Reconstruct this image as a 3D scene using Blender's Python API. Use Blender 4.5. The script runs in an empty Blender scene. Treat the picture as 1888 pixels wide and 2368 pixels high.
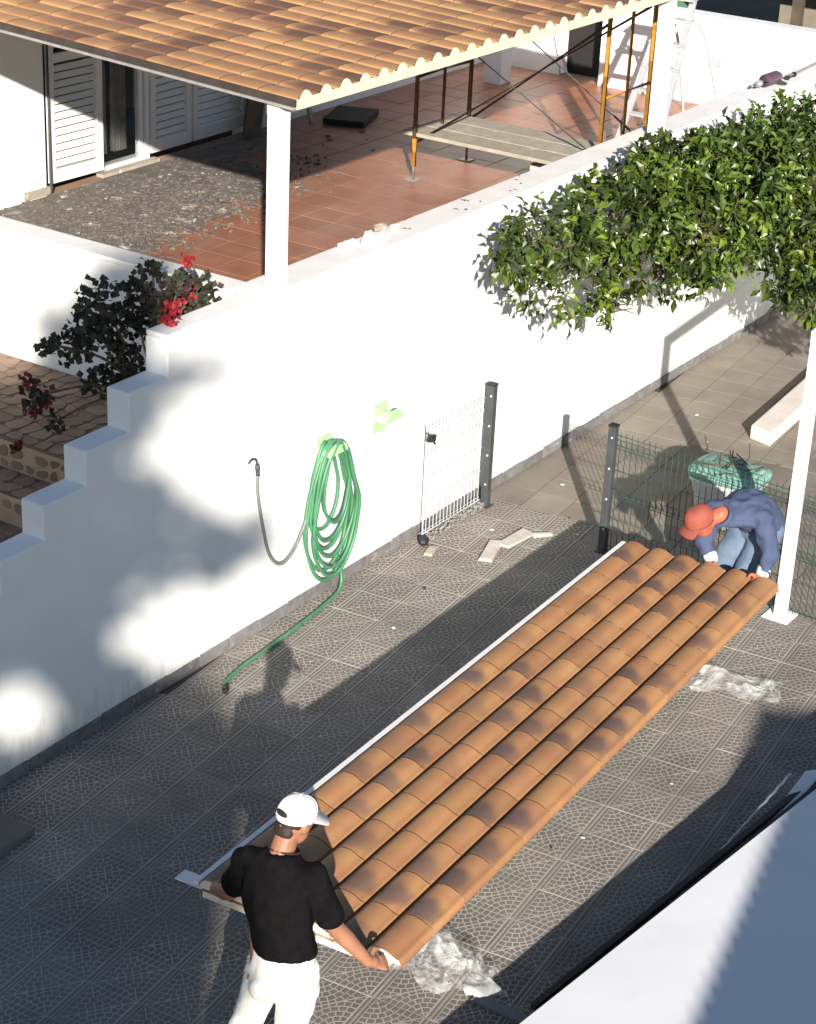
import bpy, bmesh, math, random
from mathutils import Vector, Matrix, noise
random.seed(11)
R = math.radians
scn = bpy.context.scene
COL = scn.collection

# ------------------------------------------------------------------ camera
YAW, PITCH, ROLL = R(32.62), R(24.95), R(2.79)
CAM = Vector((0.0, -7.45, 6.67))
fwd = Vector((math.cos(YAW)*math.cos(PITCH), math.sin(YAW)*math.cos(PITCH), -math.sin(PITCH)))
rgt = Vector((math.sin(YAW), -math.cos(YAW), 0))
upv = rgt.cross(fwd)
r2 = math.cos(ROLL)*rgt + math.sin(ROLL)*upv
u2 = -math.sin(ROLL)*rgt + math.cos(ROLL)*upv
cd = bpy.data.cameras.new('camera'); cam = bpy.data.objects.new('camera', cd); COL.objects.link(cam)
cam.matrix_world = Matrix(((r2.x, u2.x, -fwd.x, CAM.x), (r2.y, u2.y, -fwd.y, CAM.y), (r2.z, u2.z, -fwd.z, CAM.z), (0, 0, 0, 1)))
cd.sensor_fit = 'VERTICAL'; cd.sensor_height = 24.0; cd.lens = 24.0*4642/2368
cd.clip_end = 2000; cd.clip_start = 0.05
scn.camera = cam

# ------------------------------------------------------------------ light
SUN_E, SUN_A = R(20.6), R(37.8)
SD = Vector((math.cos(SUN_E)*math.cos(SUN_A), math.cos(SUN_E)*math.sin(SUN_A), -math.sin(SUN_E)))   # direction the light travels
w = bpy.data.worlds.new('World'); scn.world = w; w.use_nodes = True
nt = w.node_tree; bg = nt.nodes['Background']
sky = nt.nodes.new('ShaderNodeTexSky'); sky.sky_type = 'NISHITA'; sky.sun_disc = False
sky.sun_elevation = SUN_E; sky.sun_rotation = math.atan2(-SD.x, -SD.y)
sky.air_density = 1.0; sky.dust_density = 0.25; sky.ozone_density = 2.0; sky.altitude = 50
nt.links.new(sky.outputs[0], bg.inputs[0]); bg.inputs[1].default_value = 0.064
sl = bpy.data.lights.new('sun', 'SUN'); sl.energy = 5.0; sl.angle = R(0.53); sl.color = (1.0, 0.93, 0.83)
so = bpy.data.objects.new('sun', sl); COL.objects.link(so); so.rotation_euler = SD.to_track_quat('-Z', 'Y').to_euler()
so.location = (-12, -16, 14)
scn.view_settings.view_transform = 'Standard'; scn.view_settings.look = 'None'
scn.view_settings.gamma = 1.0; scn.view_settings.exposure = 0.95; scn.view_settings.use_curve_mapping = False

# ------------------------------------------------------------------ materials
def pm(name, c1, c2=None, scale=6.0, rough=0.75, bump=0.0, bscale=40.0, metal=0.0, spec=0.4, rnd=0.0,
       c3=None, scale3=1.0, t3=(0.55, 0.75), local=False, detail=6.0, coat=0.0, attr=None):
    m = bpy.data.materials.new(name); m.use_nodes = True
    n = m.node_tree.nodes; l = m.node_tree.links; b = n['Principled BSDF']
    b.inputs['Roughness'].default_value = rough; b.inputs['Metallic'].default_value = metal
    b.inputs['Specular IOR Level'].default_value = spec
    if coat: b.inputs['Coat Weight'].default_value = coat
    if local:
        tc = n.new('ShaderNodeTexCoord'); oi = n.new('ShaderNodeObjectInfo')
        va = n.new('ShaderNodeVectorMath'); va.operation = 'MULTIPLY_ADD'
        l.new(oi.outputs['Random'], va.inputs[0]); va.inputs[1].default_value = (37, 91, 53); l.new(tc.outputs['Object'], va.inputs[2])
        pos = va.outputs[0]
    else:
        pos = n.new('ShaderNodeNewGeometry').outputs['Position']
    c2 = c2 or c1
    nz = n.new('ShaderNodeTexNoise'); nz.inputs['Scale'].default_value = scale; nz.inputs['Detail'].default_value = detail
    l.new(pos, nz.inputs['Vector'])
    mr = n.new('ShaderNodeMapRange'); mr.inputs[1].default_value = 0.32; mr.inputs[2].default_value = 0.68; l.new(nz.outputs[0], mr.inputs[0])
    mx = n.new('ShaderNodeMix'); mx.data_type = 'RGBA'; mx.inputs[6].default_value = (*c1, 1); mx.inputs[7].default_value = (*c2, 1)
    l.new(mr.outputs[0], mx.inputs[0]); out = mx.outputs[2]
    if c3:
        n3 = n.new('ShaderNodeTexNoise'); n3.inputs['Scale'].default_value = scale3; n3.inputs['Detail'].default_value = 7; n3.inputs['Roughness'].default_value = 0.62
        l.new(pos, n3.inputs['Vector'])
        m3 = n.new('ShaderNodeMapRange'); m3.inputs[1].default_value = t3[0]; m3.inputs[2].default_value = t3[1]; l.new(n3.outputs[0], m3.inputs[0])
        x3 = n.new('ShaderNodeMix'); x3.data_type = 'RGBA'; l.new(m3.outputs[0], x3.inputs[0]); l.new(out, x3.inputs[6]); x3.inputs[7].default_value = (*c3, 1); out = x3.outputs[2]
    if rnd:
        oi = n.new('ShaderNodeObjectInfo'); mm = n.new('ShaderNodeMapRange'); mm.inputs[3].default_value = 1-rnd; mm.inputs[4].default_value = 1+rnd
        l.new(oi.outputs['Random'], mm.inputs[0])
        hs = n.new('ShaderNodeHueSaturation'); l.new(mm.outputs[0], hs.inputs['Value']); l.new(out, hs.inputs['Color']); out = hs.outputs[0]
    if attr:
        at = n.new('ShaderNodeAttribute'); at.attribute_name = attr
        am = n.new('ShaderNodeMix'); am.data_type = 'RGBA'; am.blend_type = 'MULTIPLY'; am.inputs[0].default_value = 1
        l.new(out, am.inputs[6]); l.new(at.outputs['Color'], am.inputs[7]); out = am.outputs[2]
    l.new(out, b.inputs['Base Color'])
    if bump:
        bn = n.new('ShaderNodeTexNoise'); bn.inputs['Scale'].default_value = bscale; bn.inputs['Detail'].default_value = 5; l.new(pos, bn.inputs['Vector'])
        bp = n.new('ShaderNodeBump'); bp.inputs['Strength'].default_value = bump; bp.inputs['Distance'].default_value = 0.02
        l.new(bn.outputs[0], bp.inputs['Height']); l.new(bp.outputs[0], b.inputs['Normal'])
    return m

M = {}
M['plaster'] = pm('white_plaster', (0.80, 0.80, 0.79), (0.76, 0.76, 0.75), 2.5, 0.9, 0.06, 22, c3=(0.70, 0.69, 0.665), scale3=1.3, t3=(0.66, 0.9))
M['plaster2'] = pm('house_plaster', (0.80, 0.79, 0.77), (0.76, 0.75, 0.73), 2.0, 0.9, 0.15, 30)
M['coping'] = pm('coping_render', (0.82, 0.80, 0.78), (0.76, 0.73, 0.71), 5.0, 0.9, 0.15, 35, c3=(0.6, 0.55, 0.5), scale3=2.2, t3=(0.66, 0.85))
M['soil'] = pm('dry_soil', (0.16, 0.12, 0.08), (0.10, 0.08, 0.05), 1.5, 0.95, 0.4, 12)
M['mortar'] = pm('paving_mortar', (0.10, 0.09, 0.08), (0.07, 0.064, 0.057), 2.0, 0.95, 0.2, 60)
M['cobble'] = pm('paving_relief', (0.168, 0.153, 0.136), (0.128, 0.117, 0.105), 3.0, 0.85, 0.2, 90, rnd=0.12, c3=(0.22, 0.197, 0.17), scale3=0.9, t3=(0.5, 0.75))
M['groove'] = pm('paving_groove', (0.43, 0.393, 0.345), (0.33, 0.30, 0.264), 1.6, 0.95, 0.1, 60, rnd=0.08, c3=(0.22, 0.197, 0.17), scale3=0.8, t3=(0.5, 0.8))
M['plaintile'] = pm('plain_paving', (0.235, 0.205, 0.172), (0.18, 0.158, 0.134), 3.0, 0.9, 0.35, 60, rnd=0.14, c3=(0.25, 0.217, 0.182), scale3=1.4)
M['skirt'] = pm('skirting', (0.14, 0.13, 0.13), (0.21, 0.20, 0.20), 14, 0.85, 0.4, 80, rnd=0.15, c3=(0.34, 0.33, 0.32), scale3=9, t3=(0.6, 0.7))
M['terracotta'] = pm('terracotta', (0.33, 0.145, 0.085), (0.27, 0.112, 0.065), 5, 0.4, 0.1, 50, rnd=0.10, c3=(0.36, 0.215, 0.15), scale3=1.2, t3=(0.5, 0.8))
M['grout'] = pm('terrace_grout', (0.36, 0.22, 0.15), (0.30, 0.19, 0.13), 6, 0.95)
M['dust'] = pm('cement_dust', (0.165, 0.147, 0.132), (0.115, 0.102, 0.092), 7, 0.95, 0.6, 40, c3=(0.30, 0.27, 0.245), scale3=9, t3=(0.55, 0.7))
M['chip'] = pm('cement_chip', (0.145, 0.128, 0.113), (0.10, 0.088, 0.078), 9, 0.95, 0.4, 60, c3=(0.34, 0.31, 0.28), scale3=6, t3=(0.58, 0.66))
M['foam'] = pm('cream_foam', (0.80, 0.68, 0.46), (0.72, 0.60, 0.39), 14, 0.85, 0.3, 70)
M['foamside'] = pm('pale_foam', (0.78, 0.66, 0.50), (0.72, 0.58, 0.42), 14, 0.85, 0.2, 70)
M['darktrim'] = pm('dark_trim', (0.03, 0.024, 0.02), (0.05, 0.04, 0.035), 9, 0.6)
M['whitepaint'] = pm('white_paint', (0.80, 0.79, 0.78), (0.74, 0.73, 0.72), 6, 0.5, 0.05, 50)
M['whitesheet'] = pm('white_sheet_steel', (0.74, 0.74, 0.75), (0.69, 0.69, 0.705), 2.5, 0.6, 0.03, 8, c3=(0.60, 0.59, 0.58), scale3=2.0, t3=(0.62, 0.85))
M['shutter'] = pm('shutter_paint', (0.70, 0.68, 0.66), (0.64, 0.62, 0.60), 8, 0.5)
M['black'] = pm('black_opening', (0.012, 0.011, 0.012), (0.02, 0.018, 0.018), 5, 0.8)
M['curtain'] = pm('grey_curtain', (0.28, 0.25, 0.23), (0.20, 0.18, 0.165), 12, 0.9)
M['steel_y'] = pm('yellow_steel', (0.50, 0.25, 0.035), (0.38, 0.17, 0.03), 20, 0.55, 0.1, 90, c3=(0.12, 0.05, 0.02), scale3=9, t3=(0.6, 0.7))
M['rust'] = pm('rusty_steel', (0.10, 0.045, 0.025), (0.16, 0.075, 0.04), 22, 0.75, 0.2, 90)
M['galv'] = pm('galvanised', (0.45, 0.42, 0.40), (0.35, 0.32, 0.30), 20, 0.45, metal=0.5)
M['alu'] = pm('aluminium', (0.60, 0.60, 0.60), (0.50, 0.50, 0.51), 20, 0.4, metal=0.35)
M['plank'] = pm('old_plank', (0.44, 0.39, 0.315), (0.32, 0.28, 0.225), 7, 0.9, 0.4, 40, c3=(0.55, 0.52, 0.47), scale3=7, t3=(0.6, 0.68), rnd=0.1)
M['wood_dark'] = pm('dark_board', (0.10, 0.075, 0.05), (0.06, 0.045, 0.03), 7, 0.8, 0.2, 40)
M['treadbed'] = pm('tread_bed', (0.16, 0.105, 0.075), (0.22, 0.15, 0.11), 9, 0.95, 0.3, 50)
M['stone2'] = pm('tread_stone', (0.31, 0.215, 0.155), (0.23, 0.155, 0.11), 9, 0.85, 0.5, 40, rnd=0.18)
M['stone'] = pm('brown_stone', (0.19, 0.125, 0.085), (0.28, 0.19, 0.13), 6, 0.85, 0.5, 40, rnd=0.3)
M['stonejoint'] = pm('stone_joint', (0.52, 0.37, 0.25), (0.42, 0.30, 0.20), 5, 0.95, 0.3, 50)
M['hose'] = pm('green_hose', (0.045, 0.17, 0.075), (0.075, 0.235, 0.12), 6, 0.45, spec=0.5)
M['hosegrey'] = pm('faded_hose', (0.14, 0.15, 0.14), (0.20, 0.21, 0.20), 8, 0.5)
M['holder'] = pm('pale_green_plastic', (0.42, 0.62, 0.35), (0.36, 0.56, 0.30), 8, 0.35)
M['post'] = pm('charcoal_post', (0.045, 0.05, 0.052), (0.06, 0.066, 0.068), 12, 0.5)
M['wire'] = pm('grey_wire', (0.55, 0.56, 0.56), (0.48, 0.49, 0.50), 12, 0.5)
M['wireg'] = pm('green_wire', (0.022, 0.055, 0.045), (0.03, 0.07, 0.055), 12, 0.5)
M['gravel'] = pm('gravel', (0.13, 0.12, 0.11), (0.30, 0.29, 0.28), 30, 0.9)
M['rubber'] = pm('black_rubber', (0.02, 0.02, 0.02), None, 5, 0.6)
M['tub'] = pm('grey_tub', (0.56, 0.58, 0.60), (0.48, 0.50, 0.52), 7, 0.5)
M['tubgreen'] = pm('green_net', (0.13, 0.30, 0.24), (0.26, 0.44, 0.37), 14, 0.7)
M['twig'] = pm('dry_twig', (0.14, 0.10, 0.06), (0.08, 0.06, 0.04), 10, 0.9)
M['pale'] = pm('pale_debris', (0.55, 0.50, 0.45), (0.45, 0.40, 0.36), 14, 0.9, 0.2, 60)
M['kerb'] = pm('white_kerb', (0.72, 0.66, 0.61), (0.62, 0.56, 0.51), 6, 0.9, 0.3, 40)
M['skin'] = pm('tanned_skin', (0.32, 0.145, 0.082), (0.26, 0.115, 0.064), 14, 0.5, 0.05, 120)
M['skinred'] = pm('ruddy_skin', (0.44, 0.125, 0.07), (0.36, 0.10, 0.055), 14, 0.55)
M['redcap'] = pm('red_cap', (0.30, 0.075, 0.05), (0.24, 0.058, 0.038), 16, 0.8, 0.2, 120)
M['hair'] = pm('dark_hair', (0.02, 0.014, 0.011), (0.03, 0.02, 0.016), 60, 0.6, 0.3, 150)
M['tee'] = pm('black_cotton', (0.0045, 0.004, 0.0045), (0.007, 0.0065, 0.007), 20, 0.9, 0.6, 16, spec=0.06)
M['trouser'] = pm('white_cotton', (0.70, 0.68, 0.62), (0.62, 0.60, 0.55), 8, 0.9, 0.6, 14, c3=(0.45, 0.42, 0.37), scale3=5, t3=(0.62, 0.78))
M['cap'] = pm('white_cap', (0.80, 0.76, 0.74), (0.72, 0.68, 0.66), 16, 0.8, 0.2, 120)
M['navy'] = pm('navy_jacket', (0.06, 0.082, 0.155), (0.045, 0.06, 0.115), 9, 0.85, 0.6, 15)
M['denim'] = pm('denim', (0.085, 0.125, 0.19), (0.13, 0.18, 0.25), 9, 0.9, 0.3, 90)
M['shoe'] = pm('dark_shoe', (0.03, 0.03, 0.032), None, 9, 0.6)
M['whiteglove'] = pm('pale_cuff', (0.62, 0.60, 0.60), None, 9, 0.8)
M['leaf'] = pm('glossy_leaf', (0.066, 0.100, 0.014), (0.034, 0.060, 0.010), 3, 0.36, spec=0.45, attr='tint')
M['gleaf'] = pm('geranium_leaf', (0.030, 0.014, 0.012), (0.026, 0.038, 0.014), 7, 0.65, attr='tint')
M['petal'] = pm('red_petal', (0.33, 0.012, 0.02), (0.20, 0.008, 0.014), 9, 0.6)
M['petaldark'] = pm('withered_red', (0.16, 0.02, 0.014), (0.10, 0.014, 0.01), 9, 0.7)
M['bark'] = pm('bark', (0.13, 0.10, 0.075), (0.08, 0.062, 0.045), 8, 0.9, 0.6, 30)
M['pot'] = pm('black_pot', (0.014, 0.016, 0.028), (0.02, 0.022, 0.034), 8, 0.5)
M['purple'] = pm('purple_plastic', (0.075, 0.04, 0.075), (0.10, 0.06, 0.09), 20, 0.45)
M['darkroof'] = pm('dark_shade_net', (0.016, 0.012, 0.008), (0.026, 0.02, 0.012), 8, 0.9)
M['beige'] = pm('beige_wall', (0.22, 0.19, 0.15), (0.17, 0.145, 0.115), 4, 0.9)
M['tarp'] = pm('green_tarp', (0.16, 0.34, 0.17), (0.12, 0.28, 0.13), 3, 0.5)
M['hedge'] = pm('hedge_leaf', (0.03, 0.05, 0.016), (0.02, 0.035, 0.012), 3, 0.6, attr='tint')
M['greyboard'] = pm('grey_board', (0.22, 0.23, 0.25), (0.17, 0.18, 0.20), 8, 0.8)
M['houseroof'] = pm('clay_roof', (0.34, 0.16, 0.09), (0.26, 0.12, 0.07), 5, 0.85)

def film_mat():
    m = bpy.data.materials.new('clear_film'); m.use_nodes = True
    n = m.node_tree.nodes; l = m.node_tree.links; b = n['Principled BSDF']; o = n['Material Output']
    b.inputs['Base Color'].default_value = (0.86, 0.86, 0.87, 1); b.inputs['Roughness'].default_value = 0.06
    b.inputs['Specular IOR Level'].default_value = 0.9
    t = n.new('ShaderNodeBsdfTransparent'); mx = n.new('ShaderNodeMixShader')
    geo = n.new('ShaderNodeNewGeometry'); nz = n.new('ShaderNodeTexNoise'); nz.inputs['Scale'].default_value = 11; nz.inputs['Detail'].default_value = 5
    l.new(geo.outputs['Position'], nz.inputs['Vector'])
    mr = n.new('ShaderNodeMapRange'); mr.inputs[1].default_value = 0.35; mr.inputs[2].default_value = 0.7; mr.inputs[3].default_value = 0.05; mr.inputs[4].default_value = 0.46
    l.new(nz.outputs[0], mr.inputs[0]); l.new(mr.outputs[0], mx.inputs[0]); l.new(t.outputs[0], mx.inputs[1]); l.new(b.outputs[0], mx.inputs[2])
    l.new(mx.outputs[0], o.inputs['Surface'])
    return m
M['film'] = film_mat()

def splash(m):
    n = m.node_tree.nodes; l = m.node_tree.links; b = n['Principled BSDF']
    src = b.inputs['Base Color'].links[0].from_socket
    geo = n.new('ShaderNodeNewGeometry'); sp_ = n.new('ShaderNodeSeparateXYZ'); l.new(geo.outputs['Position'], sp_.inputs[0])
    mp = n.new('ShaderNodeMapping'); mp.inputs['Scale'].default_value = (5, 5, 1.1); l.new(geo.outputs['Position'], mp.inputs[0])
    nz = n.new('ShaderNodeTexNoise'); nz.inputs['Scale'].default_value = 2.0; nz.inputs['Detail'].default_value = 8; nz.inputs['Roughness'].default_value = .7; l.new(mp.outputs[0], nz.inputs['Vector'])
    h = n.new('ShaderNodeMapRange'); h.inputs[1].default_value = .45; h.inputs[2].default_value = .05; h.inputs[3].default_value = -.12; h.inputs[4].default_value = .22; l.new(sp_.outputs['Z'], h.inputs[0])
    ad = n.new('ShaderNodeMath'); l.new(nz.outputs[0], ad.inputs[0]); l.new(h.outputs[0], ad.inputs[1])
    r = n.new('ShaderNodeMapRange'); r.inputs[1].default_value = .56; r.inputs[2].default_value = .80; r.inputs[4].default_value = .65; l.new(ad.outputs[0], r.inputs[0])
    x = n.new('ShaderNodeMix'); x.data_type = 'RGBA'; l.new(r.outputs[0], x.inputs[0]); l.new(src, x.inputs[6]); x.inputs[7].default_value = (.50, .47, .43, 1)
    l.new(x.outputs[2], b.inputs['Base Color'])
splash(M['plaster'])

def glass_mat():
    m = bpy.data.materials.new('window_glass'); m.use_nodes = True
    b = m.node_tree.nodes['Principled BSDF']; b.inputs['Base Color'].default_value = (0.9, 0.95, 0.95, 1)
    b.inputs['Roughness'].default_value = 0.03; b.inputs['Transmission Weight'].default_value = 1.0; b.inputs['IOR'].default_value = 1.15
    return m
M['glass'] = glass_mat()

def tile_mat(name, light, mid, dark, strength=1.0, rad=.105, sq=1.15, p0=.35, p1=.85):
    # flamed clay imitation: a smoke-dark patch at the head of some pieces (object space, per piece)
    m = bpy.data.materials.new(name); m.use_nodes = True
    n = m.node_tree.nodes; l = m.node_tree.links; b = n['Principled BSDF']
    b.inputs['Roughness'].default_value = 0.62; b.inputs['Specular IOR Level'].default_value = 0.35
    tc = n.new('ShaderNodeTexCoord'); oi = n.new('ShaderNodeObjectInfo')
    va = n.new('ShaderNodeVectorMath'); va.operation = 'MULTIPLY_ADD'
    l.new(oi.outputs['Random'], va.inputs[0]); va.inputs[1].default_value = (37, 91, 53); l.new(tc.outputs['Object'], va.inputs[2])
    nz = n.new('ShaderNodeTexNoise'); nz.inputs['Scale'].default_value = 9; nz.inputs['Detail'].default_value = 4; l.new(va.outputs[0], nz.inputs['Vector'])
    sx = n.new('ShaderNodeSeparateXYZ'); l.new(tc.outputs['Object'], sx.inputs[0])
    # distance from patch centre at far end of the piece, on the crown of the roll
    def math2(op, a, bb):
        k = n.new('ShaderNodeMath'); k.operation = op
        for i, v in enumerate((a, bb)):
            if isinstance(v, (int, float)): k.inputs[i].default_value = v
            else: l.new(v, k.inputs[i])
        return k.outputs[0]
    nn = math2('MULTIPLY', math2('SUBTRACT', nz.outputs[0], 0.5), 0.07)
    ro = math2('MULTIPLY', math2('SUBTRACT', math2('FRACT', math2('MULTIPLY', oi.outputs['Random'], 53.7), 0), 0.5), 0.09)
    dx = math2('ADD', math2('SUBTRACT', math2('ADD', sx.outputs['X'], ro), -0.085), nn)
    dx = math2('MULTIPLY', dx, 0.85)
    dy = math2('ADD', math2('MULTIPLY', math2('SUBTRACT', sx.outputs['Y'], 0.02), sq), nn)
    d = math2('SQRT', math2('ADD', math2('MULTIPLY', dx, dx), math2('MULTIPLY', dy, dy)), 0)
    mr = n.new('ShaderNodeMapRange'); mr.interpolation_type = 'SMOOTHSTEP'
    mr.inputs[1].default_value = rad; mr.inputs[2].default_value = rad*.38; mr.inputs[3].default_value = 0; mr.inputs[4].default_value = 1; l.new(d, mr.inputs[0])
    pr = n.new('ShaderNodeMapRange'); pr.inputs[1].default_value = p0; pr.inputs[2].default_value = p1; l.new(oi.outputs['Random'], pr.inputs[0])
    f = math2('MULTIPLY', math2('MULTIPLY', mr.outputs[0], pr.outputs[0]), strength)
    n2 = n.new('ShaderNodeTexNoise'); n2.inputs['Scale'].default_value = 5; n2.inputs['Detail'].default_value = 5; l.new(va.outputs[0], n2.inputs['Vector'])
    m2 = n.new('ShaderNodeMapRange'); m2.inputs[1].default_value = 0.35; m2.inputs[2].default_value = 0.65; l.new(n2.outputs[0], m2.inputs[0])
    x1 = n.new('ShaderNodeMix'); x1.data_type = 'RGBA'; x1.inputs[6].default_value = (*light, 1); x1.inputs[7].default_value = (*mid, 1); l.new(m2.outputs[0], x1.inputs[0])
    x2 = n.new('ShaderNodeMix'); x2.data_type = 'RGBA'; l.new(f, x2.inputs[0]); l.new(x1.outputs[2], x2.inputs[6]); x2.inputs[7].default_value = (*dark, 1)
    hs = n.new('ShaderNodeHueSaturation'); mv = n.new('ShaderNodeMapRange'); mv.inputs[3].default_value = 0.88; mv.inputs[4].default_value = 1.1
    rr = math2('FRACT', math2('MULTIPLY', oi.outputs['Random'], 17.31), 0); l.new(rr, mv.inputs[0]); l.new(mv.outputs[0], hs.inputs['Value']); l.new(x2.outputs[2], hs.inputs['Color'])
    l.new(hs.outputs[0], b.inputs['Base Color'])
    bp = n.new('ShaderNodeBump'); bp.inputs['Strength'].default_value = 0.15; bp.inputs['Distance'].default_value = 0.01
    n3 = n.new('ShaderNodeTexNoise'); n3.inputs['Scale'].default_value = 70; l.new(va.outputs[0], n3.inputs['Vector']); l.new(n3.outputs[0], bp.inputs['Height']); l.new(bp.outputs[0], b.inputs['Normal'])
    return m
M['tile_new'] = tile_mat('new_tile_sheet', (0.41, 0.215, 0.090), (0.36, 0.168, 0.080), (0.135, 0.085, 0.07), .95, .12, 1.0)
M['tile_roof'] = tile_mat('roof_tile_sheet', (0.43, 0.235, 0.098), (0.37, 0.185, 0.082), (0.17, 0.082, 0.045), 1.0, .22, .35, .62, .74)

# ------------------------------------------------------------------ mesh helpers
def wloc(o):
    v = Vector((0, 0, 0))
    while o: v += o.location; o = o.parent
    return v
def tag(o, label=None, cat=None, group=None, kind=None):
    if label: o['label'] = label
    if cat: o['category'] = cat
    if group: o['group'] = group
    if kind: o['kind'] = kind
    return o
def empty(name, loc, label, cat, group=None):
    o = bpy.data.objects.new(name, None); COL.objects.link(o); o.location = loc; o.empty_display_size = 0.1
    return tag(o, label, cat, group)
def frame(d, hint=Vector((0, 0, 1))):
    d = d.normalized()
    if abs(d.dot(hint)) > 0.97: hint = Vector((1, 0, 0))
    a = d.cross(hint).normalized(); b = a.cross(d).normalized()
    return a, b
class MB:
    def __init__(s): s.v = []; s.f = []; s.m = []; s.c = []; s.cur = 0
    def add(s, vs, fs):
        o = len(s.v); s.v += [Vector(v) for v in vs]
        for f in fs: s.f.append([i+o for i in f]); s.m.append(s.cur)
    def box(s, lo, hi):
        x0, y0, z0 = lo; x1, y1, z1 = hi
        s.add([(x0,y0,z0),(x1,y0,z0),(x1,y1,z0),(x0,y1,z0),(x0,y0,z1),(x1,y0,z1),(x1,y1,z1),(x0,y1,z1)],
              [(0,3,2,1),(4,5,6,7),(0,1,5,4),(1,2,6,5),(2,3,7,6),(3,0,4,7)])
    def obox(s, c, ax, ay, az):
        c, ax, ay, az = map(Vector, (c, ax, ay, az))
        vs = [c+i*ax+j*ay+k*az for k in (-1, 1) for i, j in ((-1,-1),(1,-1),(1,1),(-1,1))]
        s.add(vs, [(0,3,2,1),(4,5,6,7),(0,1,5,4),(1,2,6,5),(2,3,7,6),(3,0,4,7)])
    def bar(s, p0, p1, w, h, hint=Vector((0, 0, 1))):
        p0, p1 = Vector(p0), Vector(p1); a, b = frame(p1-p0, hint)
        s.obox((p0+p1)/2, (p1-p0)/2, a*w/2, b*h/2)
    def tube(s, pts, r, n=8, cap=True):
        pts = [Vector(p) for p in pts]; rs = r if isinstance(r, (list, tuple)) else [r]*len(pts)
        o = len(s.v); pa = None
        for i, p in enumerate(pts):
            d = (pts[min(i+1, len(pts)-1)]-pts[max(i-1, 0)])
            if d.length < 1e-9: d = Vector((0, 0, 1))
            d.normalize()
            if pa is None: a, b = frame(d)
            else:
                a = pa - d*pa.dot(d)
                if a.length < 1e-6: a, b = frame(d)
                a.normalize(); b = d.cross(a)
            pa = a
            for k in range(n):
                t = 2*math.pi*k/n; s.v.append(p+(a*math.cos(t)+b*math.sin(t))*rs[i])
        for i in range(len(pts)-1):
            for k in range(n):
                s.f.append([o+i*n+k, o+i*n+(k+1) % n, o+(i+1)*n+(k+1) % n, o+(i+1)*n+k]); s.m.append(s.cur)
        if cap:
            s.f.append([o+k for k in range(n)][::-1]); s.m.append(s.cur)
            s.f.append([o+(len(pts)-1)*n+k for k in range(n)]); s.m.append(s.cur)
    def loft(s, rings, closed=True, cap=True):
        o = len(s.v); n = len(rings[0])
        for r in rings: s.v += [Vector(p) for p in r]
        for i in range(len(rings)-1):
            for k in range(n if closed else n-1):
                s.f.append([o+i*n+k, o+i*n+(k+1) % n, o+(i+1)*n+(k+1) % n, o+(i+1)*n+k]); s.m.append(s.cur)
        if cap and closed:
            s.f.append([o+k for k in range(n)][::-1]); s.m.append(s.cur)
            s.f.append([o+(len(rings)-1)*n+k for k in range(n)]); s.m.append(s.cur)
    def prism(s, poly, vec):
        vec = Vector(vec); n = len(poly); a = [Vector(p) for p in poly]
        s.add(a+[p+vec for p in a], [list(range(n))[::-1], [n+i for i in range(n)]]+[[i, (i+1) % n, n+(i+1) % n, n+i] for i in range(n)])
    def ell(s, c, r, rot=None, nu=14, nv=8):
        c = Vector(c); rot = rot or Matrix.Identity(3); rings = []
        for j in range(nv+1):
            t = math.pi*j/nv; sn = max(math.sin(t), 0.02)
            rings.append([c+rot @ Vector((r[0]*sn*math.cos(2*math.pi*k/nu), r[1]*sn*math.sin(2*math.pi*k/nu), -r[2]*math.cos(t))) for k in range(nu)])
        s.loft(rings)
    def cap(s, p0, p1, r0, r1, n=14, flat=1.0, hint=Vector((0, 0, 1))):
        p0, p1 = Vector(p0), Vector(p1); d = (p1-p0); L = d.length; d.normalize(); a, b = frame(d, hint); rings = []
        for j in range(1, 5):
            t = math.pi/2*j/4; q = p0-d*r0*math.cos(t); r = r0*max(math.sin(t), .05)
            rings.append([q+(a*math.cos(2*math.pi*k/n)+b*flat*math.sin(2*math.pi*k/n))*r for k in range(n)])
        for j in range(4):
            t = math.pi/2*j/4; q = p1+d*r1*math.sin(t); r = r1*max(math.cos(t), .05)
            rings.append([q+(a*math.cos(2*math.pi*k/n)+b*flat*math.sin(2*math.pi*k/n))*r for k in range(n)])
        s.loft(rings)
    def build(s, name, mats, parent=None, smooth=False, bevel=0.0, kind=None, recenter=True):
        if not isinstance(mats, (list, tuple)): mats = [mats]
        c = Vector((0, 0, 0))
        if recenter:
            lo = Vector([min(v[i] for v in s.v) for i in range(3)]); hi = Vector([max(v[i] for v in s.v) for i in range(3)])
            c = (lo+hi)/2
            if parent is None: c.z = lo.z
        me = bpy.data.meshes.new(name); me.from_pydata([v-c for v in s.v], [], s.f)
        for m in mats: me.materials.append(m)
        if len(mats) > 1: me.polygons.foreach_set('material_index', s.m)
        if s.c:
            at = me.color_attributes.new('tint', 'FLOAT_COLOR', 'POINT')
            flat = [x for q in s.c for x in (*q, 1.0)]; at.data.foreach_set('color', flat)
        if smooth: me.polygons.foreach_set('use_smooth', [True]*len(me.polygons))
        me.update()
        o = bpy.data.objects.new(name, me); COL.objects.link(o)
        if parent: o.parent = parent; o.location = c-wloc(parent)
        else: o.location = c
        if bevel:
            bv = o.modifiers.new('bevel', 'BEVEL'); bv.width = bevel; bv.segments = 2; bv.limit_method = 'ANGLE'
        if kind: o['kind'] = kind
        return o
def inst(src, name, loc, rz=0, parent=None, scale=None):
    o = bpy.data.objects.new(name, src); COL.objects.link(o); o.location = loc; o.rotation_euler = (0, 0, rz)
    if scale: o.scale = scale
    if parent: o.parent = parent
    return o
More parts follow.
